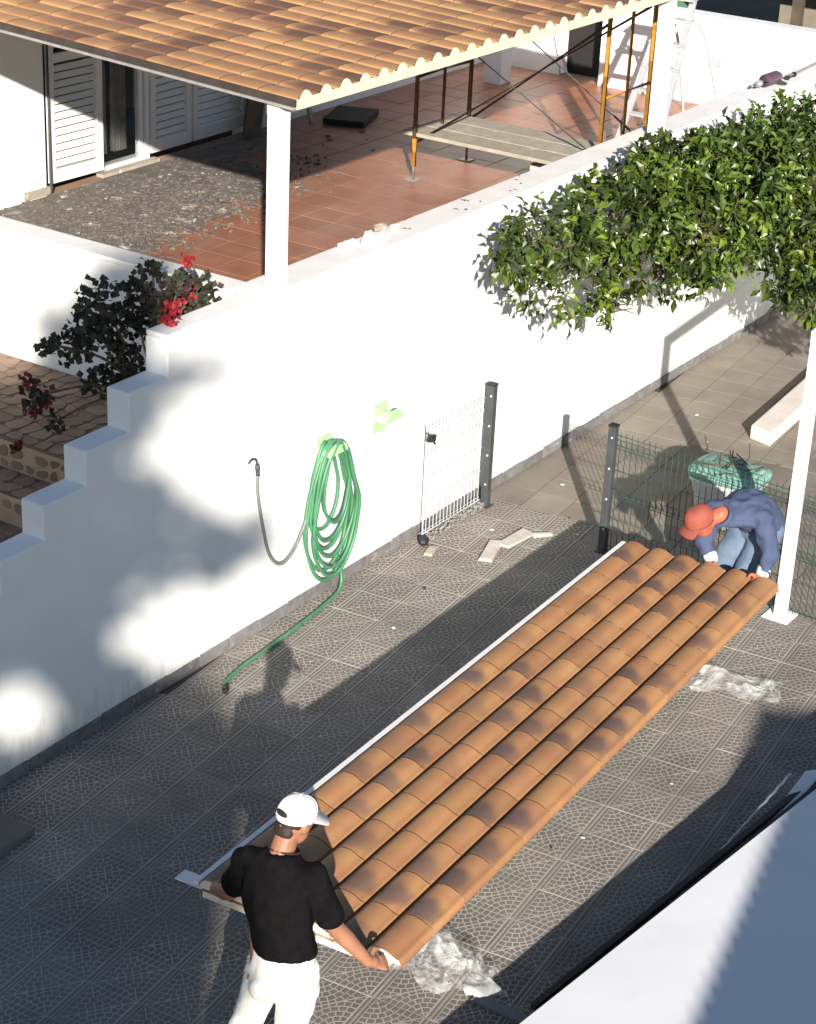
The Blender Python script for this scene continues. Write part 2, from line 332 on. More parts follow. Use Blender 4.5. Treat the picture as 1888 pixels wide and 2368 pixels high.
def boxpart(name, lo, hi, mat, parent=None, bevel=0.0):
    b = MB(); b.box(lo, hi); return b.build(name, mat, parent, bevel=bevel)
def catmull(pts, k=6):
    pts = [Vector(p) for p in pts]; P = [2*pts[0]-pts[1]]+pts+[2*pts[-1]-pts[-2]]; out = []
    for i in range(1, len(P)-2):
        a, b, c, d = P[i-1], P[i], P[i+1], P[i+2]
        for j in range(k):
            t = j/k; out.append(0.5*((2*b)+(c-a)*t+(2*a-5*b+4*c-d)*t*t+(3*b-a-3*c+d)*t**3))
    out.append(pts[-1]); return out
def jit(a): return random.uniform(-a, a)

# ================================================================== GROUND
g = MB(); g.add([(-120,-120,-.06),(200,-120,-.06),(200,140,-.06),(-120,140,-.06)], [(0,1,2,3)])
tag(g.build('ground', M['soil'], recenter=False), kind='structure')
G = R(5.46); TS = 0.3302          # paving grid is turned against the wall
gu = Vector((math.cos(G), math.sin(G), 0)); gv = Vector((-math.sin(G), math.cos(G), 0))
ORG = Vector((11.515, -1.467, 0))     # a measured grid node
paving = MB(); paving.box((2, -9, -.05), (26, .12, -.012))
paving = tag(paving.build('courtyard_paving', M['mortar'], recenter=False), kind='structure')
def pattern_tile():
    b = MB(); S = TS-.003; h = S/2
    b.cur = 0; b.box((-h, -h, -.014), (h, h, 0))
    b.cur = 1; gap = .0078; top = .0022
    def prism(poly):
        cx = sum(p[0] for p in poly)/4; cy = sum(p[1] for p in poly)/4; q = [(cx+(p[0]-cx)*.9, cy+(p[1]-cy)*.9) for p in poly]
        b.add([(x-h, y-h, 0) for x, y in poly]+[(x-h, y-h, top) for x, y in q], [(4,5,6,7),(0,1,5,4),(1,2,6,5),(2,3,7,6),(3,0,4,7)])
    edge = .024                                    # plain bars along the two long edges
    for v0 in (.002, S-edge+.003):
        prism([(.003, v0), (S-.003, v0), (S-.003, v0+edge-.011), (.003, v0+edge-.011)])
    a0, a1 = edge, S-edge; W = S; H = a1-a0
    NR = 8; rw = W/NR
    for corner in (0, 1):
        for k in range(12):
            r0, r1 = k*rw, (k+1)*rw
            nseg = max(2, round((r0+r1)/2*math.pi/2/(rw*1.12)))
            for sgm in range(nseg):
                off = .5 if k % 2 else 0
                t0 = math.pi/2*(sgm)/nseg; t1 = math.pi/2*(sgm+1)/nseg; rm = (r0+r1)/2
                dt = gap/2/max(rm, .02)
                tm = (t0+t1)/2; px, py = rm*math.cos(tm), rm*math.sin(tm)*H/W
                if px > W-.004 or py > H-.002 or (px/W+py/H) > 1.07: continue
                poly = []
                for rr, tt in ((r0+gap/2, t0+dt), (r1-gap/2, t0+dt), (r1-gap/2, t1-dt), (r0+gap/2, t1-dt)):
                    rr += jit(.0009); tt += jit(.0006)/max(rm, .03)
                    x, y = rr*math.cos(tt), rr*math.sin(tt)*H/W
                    x = min(max(x, .003), W-.003); y = min(max(y, .001), H-.001)
                    ex = x/W+y/H
                    if ex > .975: x, y = x*.975/ex, y*.975/ex
                    poly.append((x, a0+y) if corner == 0 else (S-x, S-a0-y))
                prism(poly)
    me = b.build('paving_tile', [M['groove'], M['cobble']], recenter=False)
    d = me.data; bpy.data.objects.remove(me); return d
def plain_tile():
    b = MB(); h = (TS-.006)/2; b.box((-h, -h, -.014), (h, h, .001)); o = b.build('paving_tile', M['plaintile'], recenter=False); d = o.data; bpy.data.objects.remove(o); return d
PT = [pattern_tile() for _ in range(3)]; PL = plain_tile()
cells = []
for i in range(-30, 36):
    for j in range(-22, 12):
        c = ORG+gu*(i+.5)*TS+gv*(j+.5)*TS
        if c.y > .1 or c.y < -6.5 or c.x < 3 or c.x > 22: continue
        d = (c-CAM); x = d.dot(r2); y = d.dot(u2); z = d.dot(fwd)
        vis = z > 0 and abs(x/z)*4642 < 1010 and -1260 < y/z*4642 < 1250
        cells.append((0 if vis else 1, d.length, i, j, c))
cells.sort(key=lambda t: t[:2])
rest_p = []
for n_, (nv, dist, i, j, c) in enumerate(cells):
    far = c.x > 12.75+.1*c.y
    if n_ < 300 and nv == 0:
        t_ = inst(PL if far else random.choice(PT), 'paving_tile', (c.x, c.y, jit(.0012)), G, paving)
        t_.rotation_euler = (jit(.004), jit(.004), G)
    else: rest_p.append((c, far))
rb = MB(); Rz = Matrix.Rotation(G, 3, 'Z')
for c, far in rest_p:
    me = PL if far else PT[0]
    if not far and (c-CAM).length > 14: me = PT[1]
    o_ = len(rb.v)
    for v in me.vertices: rb.v.append(Rz @ v.co + c)
    for p in me.polygons: rb.f.append([k+o_ for k in p.vertices]); rb.m.append(2 if far else p.material_index)
rb.build('paving_tiles_beyond', [M['groove'], M['cobble'], M['plaintile']], paving, kind='stuff')

# low slab corner by the foot of the wall
sl_ = MB(); sl_.prism([(6.2,-.50,.004),(7.04,-.50,.004),(7.04,-.06,.004),(6.2,-.06,.004)], (0,0,.045))
tag(sl_.build('concrete_slab', M['cobble'], bevel=.004), 'low flat concrete slab on the shaded paving against the white wall', 'slab')

# ================================================================== BOUNDARY WALL
WT = 0.18; WZ = 2.40
bw = empty('boundary_wall', (12, 0.1, 0), 'long white rendered wall stepping down beside the stone stairs', 'wall')
steps = [(8.84, 2.17), (8.48, 1.92), (8.09, 1.70), (7.72, 1.48), (7.35, 1.27), (6.98, 1.06), (6.61, .85), (6.24, .64)]
prof = [(5.2, 0), (22.5, 0), (22.5, WZ), (8.84, WZ)]
for k, (x, z) in enumerate(steps):
    prof.append((x, z)); nx = steps[k+1][0] if k+1 < len(steps) else 5.2
    prof.append((nx, z))
b = MB(); b.prism([(x, 0, z) for x, z in prof][::-1], (0, WT, 0))
b.build('wall_body', M['plaster'], bw, bevel=.012)
# coping on the terrace stretch and on each step
b = MB(); b.box((9.802, .003, WZ+.002), (22.5, WT+.10, WZ+.035)); b.box((8.845, .003, WZ+.002), (9.80, WT-.003, WZ+.035)); b.build('coping', M['coping'], bw, bevel=.008)
# skirting tiles
sk = MB(); sk.box((-.155, -.012, 0), (.155, 0, .085)); so_ = sk.build('skirting_tile', M['skirt'], recenter=False); skm = so_.data; bpy.data.objects.remove(so_)
x = 5.4
while x < 19.5:
    o = inst(skm, 'skirting_tile', (x-12, -.1-.002, .003), jit(.006), bw, (1, 1, 1+jit(.08))); x += .325

# terrace body and floor
b = MB(); b.box((9.90, WT+.01, -.05), (20.4, 4.75, 1.575)); terrace = tag(b.build('terrace_floor', M['grout'], recenter=False), kind='structure')
ft = MB(); ft.box((-.162, -.162, -.012), (.162, .162, 0)); o = ft.build('floor_tile', M['terracotta'], recenter=False, bevel=0); ftm = o.data; bpy.data.objects.remove(o)
fl = []
for i in range(31):
    for j in range(14):
        cx, cy = 10.2+.333*i, .39+.333*j
        if cx > 20.0 or cy > 4.62: continue
        fl.append(((Vector((cx, cy, 1.6))-CAM).length + (0 if cy > 1.1 else 8), cx, cy))
fl.sort(); fr = MB()
for k, (d, cx, cy) in enumerate(fl):
    if k < 300: inst(ftm, 'floor_tile', (cx, cy, 1.59+jit(.0012)), 0, terrace)
    else: fr.box((cx-.162, cy-.162, 1.577), (cx+.162, cy+.162, 1.589))
if fr.v: fr.build('floor_tiles_beyond', M['terracotta'], terrace, kind='stuff')

# side parapet of the terrace (towards the stairs)
sp = empty('side_parapet', (9.9, 2.5, 1.4), 'white parapet wall at the head of the stairs, dappled with shade', 'wall')
b = MB(); b.box((9.83, WT+.003, .6), (9.995, 4.72, 2.375)); b.build('wall_body', M['plaster'], sp, bevel=.01)
b = MB(); b.box((9.81, WT+.103, 2.378), (10.02, 4.72, 2.413)); b.build('coping', M['coping'], sp, bevel=.008)

# ================================================================== STAIRS
st = empty('stone_stairs', (8.4, 1.6, 0), 'stairs paved with brown irregular stones behind the stepped wall', 'stairs')
def crazy(parent, org, au, av, nrm, U_, V_, cell, skip=.0, grow=1.0, mat='stone', th=.010):
    nu_, nv_ = max(1, round(U_/cell)), max(1, round(V_/cell))
    cu, cv = U_/nu_, V_/nv_
    pts = {}
    for i in range(nu_+1):
        for j in range(nv_+1):
            ju = 0 if i in (0, nu_) else jit(.3)*cu; jv = 0 if j in (0, nv_) else jit(.3)*cv
            pts[i, j] = (i*cu+ju, j*cv+jv)
    for i in range(nu_):
        for j in range(nv_):
            if random.random() < skip: continue
            q = [pts[i, j], pts[i+1, j], pts[i+1, j+1], pts[i, j+1]]
            mx_ = sum(p[0] for p in q)/4; my_ = sum(p[1] for p in q)/4
            q = [(mx_+(p[0]-mx_)*.86*grow, my_+(p[1]-my_)*.82*grow) for p in q]
            poly = []
            for k in range(4):
                a, c, e = q[k-1], q[k], q[(k+1) % 4]
                f1, f2 = random.uniform(.12, .34), random.uniform(.12, .34)
                poly.append((c[0]+(a[0]-c[0])*f1, c[1]+(a[1]-c[1])*f1)); poly.append((c[0]+(e[0]-c[0])*f2, c[1]+(e[1]-c[1])*f2))
            m_ = MB(); m_.prism([org+au*p[0]+av*p[1]-nrm*.004 for p in poly], nrm*(th+jit(.003)))
            m_.build('stone', M[mat], parent)
X, Y, Z = Vector((1,0,0)), Vector((0,1,0)), Vector((0,0,1))
LZ = 1.46; NX = 8.69; SR, SRUN = .20, .305
b = MB(); b.box((NX, WT+.02, 0), (9.825, 4.7, LZ)); ld = b.build('landing', M['treadbed'], st)
crazy(ld, Vector((NX+.03, WT+.05, LZ)), X, Y, Z, 1.09, 2.6, .14, 0, 1.1, 'stone2')
b = MB(); b.box((NX-.006, WT+.02, LZ-SR+.002), (NX-.0005, 4.7, LZ-.002)); rs_ = b.build('riser', M['stonejoint'], ld)
crazy(ld, Vector((NX-.006, WT+.05, LZ-SR+.01)), Y, Z, -X, 2.6, SR-.03, .11, .12, .85)
for k in range(5):
    x0 = NX-(k+1)*SRUN; z0 = LZ-(k+1)*SR
    b = MB(); b.box((x0, WT+.02, 0), (x0+SRUN-.001, 4.7, z0)); s_ = b.build('step', M['treadbed'], st)
    if k < 3:
        crazy(s_, Vector((x0+.02, WT+.05, z0)), X, Y, Z, SRUN-.03, 2.3, .14, 0, 1.1, 'stone2')
        b = MB(); b.box((x0-.006, WT+.02, z0-SR+.002), (x0-.0005, 4.7, z0-.002)); b.build('riser', M['stonejoint'], s_)
        crazy(s_, Vector((x0-.006, WT+.05, z0-SR+.01)), Y, Z, -X, 2.3, SR-.03, .11, .12, .85)

# ================================================================== HOUSE
HY = 4.62
hs = empty('house', (14, HY, 1.6), 'white house with louvred shutters opening onto the terrace', 'house')
b = MB()
b.box((8.0, HY+.06, 0), (12.72, HY+.30, 5)); b.box((12.725, HY+.08, 4.2), (16.0, HY+.30, 5)); b.box((15.7, HY+.08, 0), (20.3, HY+.30, 4.2))
b.build('wall', M['plaster2'], hs)
b = MB(); b.box((8.0, HY, 0), (12.70, HY+.055, 5)); b.build('render_face', M['plaster2'], hs, bevel=.01)
b = MB(); b.box((12.75, HY+1.6, 1.55), (15.7, HY+1.65, 4.4)); b.box((12.75, HY+.3, 1.5), (15.7, HY+1.6, 1.55)); b.build('room_interior', M['wood_dark'], hs)
def shutter(x0, x1, y0, tilt=0.0):
    W_ = x1-x0; zb, zt = 1.66, 3.75
    f = MB(); fw = .065; yy = lambda x: y0-(x-x0)*tilt
    def slab(a, c, z0, z1, th):
        f.prism([(a, yy(a), z0), (c, yy(c), z0), (c, yy(c), z1), (a, yy(a), z1)], (0, th, 0))
    slab(x0, x0+fw, zb, zt, .04); slab(x1-fw, x1, zb, zt, .04)
    slab(x0+fw, x1-fw, zb, zb+.12, .039); slab(x0+fw, x1-fw, zt-.1, zt, .039); slab(x0+fw, x1-fw, 2.72, 2.80, .039)
    p = f.build('shutter', M['shutter'], hs)
    z = zb+.14
    while z < zt-.12:
        if not 2.69 < z < 2.80:
            m_ = MB(); a, c = x0+fw+.004, x1-fw-.004
            m_.prism([(a, yy(a)+.004, z), (c, yy(c)+.004, z), (c, yy(c)+.030, z+.046), (a, yy(a)+.030, z+.046)], (0, .006, .004))
            m_.build('slat', M['shutter'], p)
        z += .070
    return p
shutter(12.78, 13.44, HY+.02, .04); shutter(14.17, 14.76, HY+.05); shutter(14.79, 15.62, HY+.05)
b = MB()
for x0, x1 in ((13.46, 13.50), (14.02, 14.06), (14.10, 14.15)): b.box((x0, HY+.06, 1.66), (x1, HY+.12, 3.8))
b.box((13.46, HY+.055, 1.60), (14.15, HY+.16, 1.66)); b.build('door_frame', M['whitepaint'], hs)
boxpart('door_sill', (13.40, HY-.03, 1.592), (14.2, HY+.05, 1.625), M['plank'], hs)
b = MB(); b.box((13.50, HY+.088, 1.66), (14.02, HY+.094, 3.8)); b.build('glass_pane', M['glass'], hs)
for cx0, cx1 in ((13.50, 13.78), (13.86, 14.04)):
    b = MB(); rings = []
    for zz in (1.70, 2.2, 2.8, 3.8):
        rings.append([(cx0+(cx1-cx0)*k/24, HY+.26+.03*math.sin(k*1.3+zz), zz) for k in range(25)])
    b.loft(rings, closed=False); b.build('curtain', M['curtain'], hs, smooth=True)
b = MB(); b.tube([(12.735, HY-.015, 1.6), (12.735, HY-.015, 4.0)], .014, 8); b.build('drain_pipe', M['post'], hs)
b = MB(); b.box((12.4, HY-.02, 1.592), (12.72, HY+.002, 1.66)); b.build('base_trim', M['plank'], hs)

# wing closing the terrace at the far end, with a dark doorway
wg = empty('rear_wing', (20.3, 3.8, 1.6), 'shaded white rear wing with dark doorway at the end of the terrace', 'house')
b = MB(); b.box((20.20, 3.72, 1.2), (20.42, 4.70, 4.2)); b.box((20.42, 2.9, 1.2), (20.5, 4.7, 4.2)); b.box((20.2, 3.12, 3.4), (20.42, 3.71, 4.2)); b.build('wall', M['plaster2'], wg)
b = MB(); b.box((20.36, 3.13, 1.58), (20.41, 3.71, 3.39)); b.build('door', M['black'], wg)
b = MB(); b.bar((20.15, 3.62, 1.62), (20.19, 3.9, 2.5), .06, .05); tag(b.build('leaning_batten', M['whitepaint']), 'pale batten leaning by the dark doorway', 'batten')
boxpart('column', (19.2, 3.9, 1.59), (19.42, 4.12, 3.9), M['plaster2'], wg)
# back wall
kw = empty('end_wall', (20, 1, 0), 'bright white wall across the far end of the terrace', 'wall')
b = MB(); b.box((20.0, -6.0, -.05), (20.18, 3.10, 2.50)); b.build('wall_body', M['plaster2'], kw)
b = MB(); b.box((19.985, -6.0, 2.503), (20.21, 3.11, 2.55)); b.build('coping', M['whitepaint'], kw, bevel=.008)
b = MB(); b.box((19.985, 1.62, 2.02), (19.998, 1.67, 2.12)); b.box((19.985, 1.70, 2.02), (19.998, 1.75, 2.12)); b.build('socket', M['alu'], kw)

# ================================================================== PORCH ROOF
PITCH_W = .2186; TL = .311
def roll_profile(p, n=18):
    pts = ((0, -.030), (.040, -.030), (.044, .004), (.07, .016), (.13, .026), (.20, .032), (.29, .0355), (.38, .0365), (.47, .0355), (.56, .032), (.64, .0265), (.71, .020), (.78, .0135), (.85, .0095), (.92, .008), (.935, .004), (.94, -.030), (1, -.030))
    return [(p/2-v*p, z) for v, z in pts]
def tile_mesh(p, name, mat, L=TL, hz=1.0):
    b = MB(); pr = roll_profile(p); rings = []
    # piece rises slightly to its lower (-x) end and has a front lip
    for x, dz in ((L/2-.0016, .0), (-L/2+.0016, .0012)):
        rings.append([(x, y, z*hz+dz) for y, z in pr])
    b.loft(rings, closed=False); o = b.build(name, mat, recenter=False, smooth=False); d = o.data
    for q in d.polygons: q.use_smooth = True
    bpy.data.objects.remove(o); return d
TR = tile_mesh(PITCH_W, 'tile', M['tile_roof'], TL, .36)
RX0, RY0, RZ0, RS = 10.085, -.012, 3.662, .045
pr_ = empty('porch_roof', (13, 2.5, 3.6), 'terrace roof of orange tile-profile sheets with dark flamed patches', 'roof')
cells = []
for i in range(28):
    for j in range(20):
        cells.append((.22*i*.4+j*.31, i, j))
cells.sort(); rr_ = MB(); sa = math.atan(RS)
for k, (d, i, j) in enumerate(cells):
    cx = RX0+PITCH_W*(i+.5); cy = RY0+TL*(j+.5); cz = RZ0+(cy-RY0)*RS
    if k < 300:
        o = inst(TR, 'tile', Vector((cx, cy, cz))-pr_.location, 0, pr_); o.rotation_euler = Matrix.Rotation(math.pi/2, 3, 'Z').to_euler(); o.rotation_euler = (Matrix.Rotation(sa, 3, 'X') @ Matrix.Rotation(math.pi/2, 3, 'Z')).to_euler()
    else:
        mt = Matrix.Translation((cx, cy, cz)) @ (Matrix.Rotation(sa, 3, 'X') @ Matrix.Rotation(math.pi/2, 3, 'Z')).to_4x4()
        o_ = len(rr_.v)
        for v in TR.vertices: rr_.v.append(mt @ v.co)
        for p in TR.polygons: rr_.f.append([q+o_ for q in p.vertices]); rr_.m.append(0)
rr_.build('tiles_beyond', M['tile_roof'], pr_, smooth=True, kind='stuff')
RXE = RX0+PITCH_W*28
b = MB(); zq = lambda y: RZ0+(y-RY0)*RS
b.prism([(RX0+.01, .0, zq(0)-.055), (RX0+.01, 6.0, zq(6)-.055), (RX0+.01, 6.0, zq(6)-.033), (RX0+.01, .0, zq(0)-.033)], (RXE-RX0-.02, 0, 0)); b.build('deck', M['darktrim'], pr_)
for i in range(6):   # wavy foam ends, one per sheet
    x0 = RX0+PITCH_W*5*i; ncol = 5 if i < 5 else 3
    poly = []
    for c in range(ncol):
        for v_ in [k/20 for k in range(20)]: poly.append((x0+PITCH_W*(c+v_), RY0-.012, RZ0+.006+.046*max(0, math.sin(math.pi*min(1, max(0, (v_-.18)/.5))))**.8))
    poly.append((x0+PITCH_W*ncol-.006, RY0-.012, RZ0+.012))
    poly = [(p[0]+.003, p[1], p[2]) for p in poly]
    n_ = len(poly); vs = poly+[(p[0], p[1], RZ0-.060) for p in poly]
    vs2 = [(v[0], v[1]+.010, v[2]) for v in vs]
    fs = []
    for k in range(n_-1):
        fs.append((k, k+1, n_+k+1, n_+k)); fs.append((2*n_+k, 3*n_+k, 3*n_+k+1, 2*n_+k+1)); fs.append((k, 2*n_+k, 2*n_+k+1, k+1)); fs.append((n_+k, n_+k+1, 3*n_+k+1, 3*n_+k))
    fs += [(0, n_, 3*n_, 2*n_), (n_-1, 3*n_-1, 4*n_-1, 2*n_-1)]
    b = MB(); b.add(vs+vs2, fs); b.build('foam_edge', M['foam'], pr_)
b = MB(); b.prism([(RX0-.014, -.02, zq(-.02)-.040), (RX0-.014, 6, zq(6)-.040), (RX0-.014, 6, zq(6)+.004), (RX0-.014, -.02, zq(-.02)+.004)], (.012, 0, 0)); b.build('verge_trim', M['darktrim'], pr_)
b = MB(); b.prism([(RX0-.022, -.01, zq(-.01)-.062), (RX0-.022, 6, zq(6)-.062), (RX0-.022, 6, zq(6)-.044), (RX0-.022, -.01, zq(-.01)-.044)], (.03, 0, 0)); b.build('verge_board', M['galv'], pr_)
b = MB(); b.prism([(RX0+.02, .13, 3.535), (RXE, .13, 3.535), (RXE, .13, 3.60), (RX0+.02, .13, 3.60)], (0, .10, 0)); b.build('eaves_beam', M['whitepaint'], pr_)

# pillars
for x0, x1, lab in ((9.955, 10.06, 'slender square white pillar standing on the corner of the wall under the roof verge'), (15.31, 15.43, 'slender square white pillar on the wall beside the yellow scaffold')):
    b = MB(); b.box((x0, .006, WZ+.036), (x1, .116, 3.590)); tag(b.build('pillar', M['plaster'], bevel=.008), lab, 'pillar')

# ================================================================== SCAFFOLD
sc = empty('scaffold', (15.8, 1.7, 1.59), 'yellow and rusty steel scaffold frames with crossed braces on the terrace', 'scaffold')
def part_tube(nm, p, r, m, par, n=8): b = MB(); b.tube(p, r, n); return b.build(nm, M[m], par, smooth=True)
f1, f2 = 2.48, .80
for (x, y, mm) in ((15.32, f1, 'rust'), (16.25, f1, 'rust'), (15.78, f2, 'steel_y'), (16.65, f2, 'steel_y')):
    l_ = part_tube('leg', [(x, y, 1.98), (x, y, 3.52)], .024, mm, sc)
    part_tube('lower_leg', [(x, y, 1.72), (x, y, 1.98)], .025, 'steel_y' if y == f1 and x < 15.6 else mm, l_)
    part_tube('screw_jack', [(x, y, 1.60), (x, y, 1.74)], .014, 'galv', l_)
    b = MB(); b.box((x-.06, y-.06, 1.591), (x+.06, y+.06, 1.60)); b.build('foot_plate', M['galv'], l_)
for y, mm, xs in ((f1, 'rust', (15.32, 16.25)), (f2, 'steel_y', (15.78, 16.65))):
    for z in (1.98, 2.55, 3.3): part_tube('rung', [(xs[0], y, z), (xs[1], y, z)], .017, mm, sc)
    part_tube('upright', [((xs[0]+xs[1])/2, y, 1.98), ((xs[0]+xs[1])/2, y, 3.3)], .017, mm, sc)
part_tube('brace', [(15.33, f1-.02, 1.95), (16.6, f2+.02, 3.25)], .014, 'rust', sc)
part_tube('brace', [(15.33, f1-.02, 3.15), (15.80, f2+.02, 2.0)], .014, 'galv', sc)
part_tube('brace', [(16.25, f1-.02, 3.2), (16.65, f2+.02, 2.0)], .014, 'galv', sc)
part_tube('brace', [(16.25, f1-.02, 2.0), (15.78, f2+.02, 3.2)], .014, 'rust', sc)
PLAB = ('crusted scaffold plank with the broken mortar-splashed outer edge', 'crusted scaffold plank lying between the two other planks', 'crusted scaffold plank beside the rusty upright of the frame')
for k, (x0, x1) in enumerate(((15.31, 15.60), (15.615, 15.91), (15.925, 16.21))):
    b = MB(); ya, yb = f1+.12+jit(.05), f2-.14+jit(.05); b.box((x0, yb, 1.999), (x1, ya, 2.034))
    tag(b.build('scaffold_plank', M['plank'], bevel=.004), PLAB[k], 'plank', 'planks on the scaffold')
# things standing around on the terrace
b = MB(); b.bar((15.45, 4.48, 1.60), (15.75, 4.6, 2.45), .28, .02, Y); tag(b.build('leaning_board', M['wood_dark']), 'dark board leaning on the house wall behind the corner pillar', 'board', 'boards leaning on the house wall')
b = MB(); b.bar((15.9, 4.45, 1.60), (16.05, 4.6, 2.4), .25, .02, Y); tag(b.build('leaning_board', M['wood_dark']), 'dark board leaning on the house wall right beside the pale lath', 'board', 'boards leaning on the house wall')
b = MB(); b.bar((16.35, 4.40, 1.60), (16.3, 4.6, 2.35), .05, .03, Y); tag(b.build('leaning_lath', M['plank']), 'narrow pale lath leaning next to the dark boards', 'lath')
b = MB(); b.obox((16.75, 4.2, 1.63), (.28, .1, 0), (-.08, .2, 0), (0, 0, .028)); tag(b.build('dark_slab', M['black']), 'flat dark slab lying on the terrace near the leaning boards', 'slab')
b = MB(); b.obox((15.72, 1.28, 1.75), (.16, .03, 0), (-.02, .12, 0), (0, 0, .15)); tag(b.build('carton', M['pale'], bevel=.01), 'small pale carton next to the yellow scaffold leg', 'carton')
bk = empty('bucket', (16.25, .62, 1.59), 'grey plastic bucket behind the wall by the yellow scaffold legs', 'bucket')
b = MB(); n_ = 20
b.loft([[(16.25+r*math.cos(2*math.pi*k/n_), .62+r*math.sin(2*math.pi*k/n_), z) for k in range(n_)] for r, z in ((.11, 1.592), (.15, 1.92), (.16, 1.92), (.16, 1.95), (.145, 1.95), (.10, 1.62))]); b.build('shell', M['alu'], bk, smooth=True)
b = MB(); b.tube([(16.25-.16*math.cos(t), .62, 1.93+.13*math.sin(t)) for t in [math.pi*k/10 for k in range(11)]], .006, 6); b.build('handle', M['galv'], bk)
b = MB(); rings = []
for z, r in ((1.592, .16), (1.68, .19), (1.82, .17), (1.95, .11), (2.05, .06), (2.12, .09)):
    rings.append([(16.62+r*(1+.18*math.sin(3*k+z*9))*math.cos(2*math.pi*k/18), .55+r*(1+.18*math.cos(2*k+z*7))*math.sin(2*math.pi*k/18), z) for k in range(18)])
b.loft(rings); tag(b.build('cement_sack', M['whiteglove'], smooth=True), 'crumpled whitish cement sack behind the wall near the second pillar', 'sack')

# stepladder
la = empty('stepladder', (17.9, 1.2, 1.59), 'aluminium stepladder standing by the bright end wall', 'ladder')
T_ = (18.55, 1.35, 2.86); 
for dy in (-.18, .18):
    b = MB(); b.bar((17.35, 1.25+dy*1.25, 1.60), (18.5, 1.45+dy*.75, 2.98), .03, .065, Y); b.build('rail', M['alu'], la)
    b = MB(); b.tube(catmull([(18.42, 1.45+dy*.8, 2.86), (18.52, 1.3+dy*.9, 2.6), (18.62, 1.1+dy*1.2, 1.60)], 5), .016, 8); b.build('rear_leg', M['alu'], la, smooth=True)
for k in range(6):
    t = .12+.15*k; c = Vector((17.35, 1.25, 1.60)).lerp(Vector((18.5, 1.45, 2.98)), t)
    b = MB(); b.obox(c, (.045, .008, 0), (0, .2, 0), (0, 0, .012)); b.build('tread', M['alu'], la)
b = MB(); b.obox((18.5, 1.45, 2.99), (.10, .02, 0), (0, .17, 0), (0, 0, .012)); b.build('top_step', M['alu'], la)
# tools on the wall
dr = empty('power_drill', (17.7, .12, WZ+.036), 'dark purple power tool lying on the coping beside the tree', 'drill')
b = MB(); b.tube([(17.62, .12, WZ+.10), (17.70, .12, WZ+.105), (17.95, .11, WZ+.105), (18.0, .11, WZ+.10)], [.035, .06, .06, .045], 12); b.build('body', M['purple'], dr, smooth=True)
b = MB(); b.bar((17.92, .11, WZ+.08), (17.99, .02, WZ+.037), .05, .04); b.build('grip', M['rubber'], dr)
b = MB(); b.tube([(17.45, .125, WZ+.095), (17.55, .123, WZ+.1), (17.63, .12, WZ+.1)], [.012, .03, .032], 10); b.build('chuck', M['alu'], dr, smooth=True)
pl = empty('roller_pole', (18.8, .12, WZ+.036), 'grey extension pole resting on the end of the coping', 'pole')
b = MB(); b.tube([(18.25, .1, WZ+.06), (19.9, .12, WZ+.12)], .018, 8); b.build('shaft', M['galv'], pl); b = MB(); b.tube([(18.18, .1, WZ+.057), (18.36, .1, WZ+.064)], .028, 8); b.build('grip', M['rubber'], pl)
# plaster rubble on the coping
for k, (x, y, s) in enumerate(((10.98, .2, .06), (11.10, .22, .045), (11.17, .14, .07), (11.30, .22, .055), (11.38, .17, .04), (11.47, .23, .07), (11.27, .1, .04), (11.58, .2, .045))):
    b = MB(); b.ell((x, y, WZ+.035+s*.42), (s, s*.8, s*.45), Matrix.Rotation(jit(1), 3, 'Z'), 8, 5)
    b.v = [v+Vector((jit(s*.16), jit(s*.16), jit(s*.08))) for v in b.v]
    tag(b.build('plaster_chunk', M['plaster'] if k != 5 else M['plank']), 'broken plaster chunk on the coping between pillar and tree', 'rubble', 'plaster chunks on the coping')
for k in range(14):
    x = random.uniform(11.6, 13.6); y = random.uniform(.06, .26); b = MB(); leaf0 = []
    a = random.uniform(0, 6.28); d = Vector((math.cos(a), math.sin(a), 0)); n_ = Vector((-d.y, d.x, 0)); c = Vector((x, y, WZ+.036)); L = random.uniform(.03, .06)
    b.add([c, c+d*L*.5+n_*L*.25+Vector((0, 0, .006)), c+d*L, c+d*L*.5-n_*L*.25+Vector((0, 0, .006)), c+d*L*.5+Vector((0, 0, .002))], [(0, 4, 1), (0, 3, 4), (4, 2, 1), (4, 3, 2)])
    tag(b.build('fallen_leaf', M['twig']), 'dry fallen leaf lying on the coping at the edge of the tree crown', 'leaf', 'fallen leaves on the coping')
# cement dust and chips over the terrace floor
b = MB()
def chip(c, s):
    a = random.uniform(0, 6.28); n_ = random.choice((4, 5, 6)); t = random.uniform(.004, .018); poly = []
    for k in range(n_):
        r = s*random.uniform(.5, 1.2); an = a+2*math.pi*k/n_; poly.append((c[0]+r*math.cos(an), c[1]+r*.8*math.sin(an), c[2]+jit(.01)))
    b.prism(poly, (0, 0, t))
for k in range(3400):
    x = random.gauss(12.7, 1.0); y = random.gauss(3.65, .5)
    if x < 10.4 or x > 18 or y > 4.55 or y < 2.2: continue
    if y < 2.7+.12*max(0, x-12)+jit(.25): continue
    chip((x, y, 1.592), random.choice((.010, .014, .02, .03, .045)))
tag(b.build('cement_debris', M['chip'], recenter=False), 'grey cement flakes and broken render scattered in front of the shutters', 'debris', kind='stuff')
b = MB(); NXg, NYg = 60, 24; idx = {}
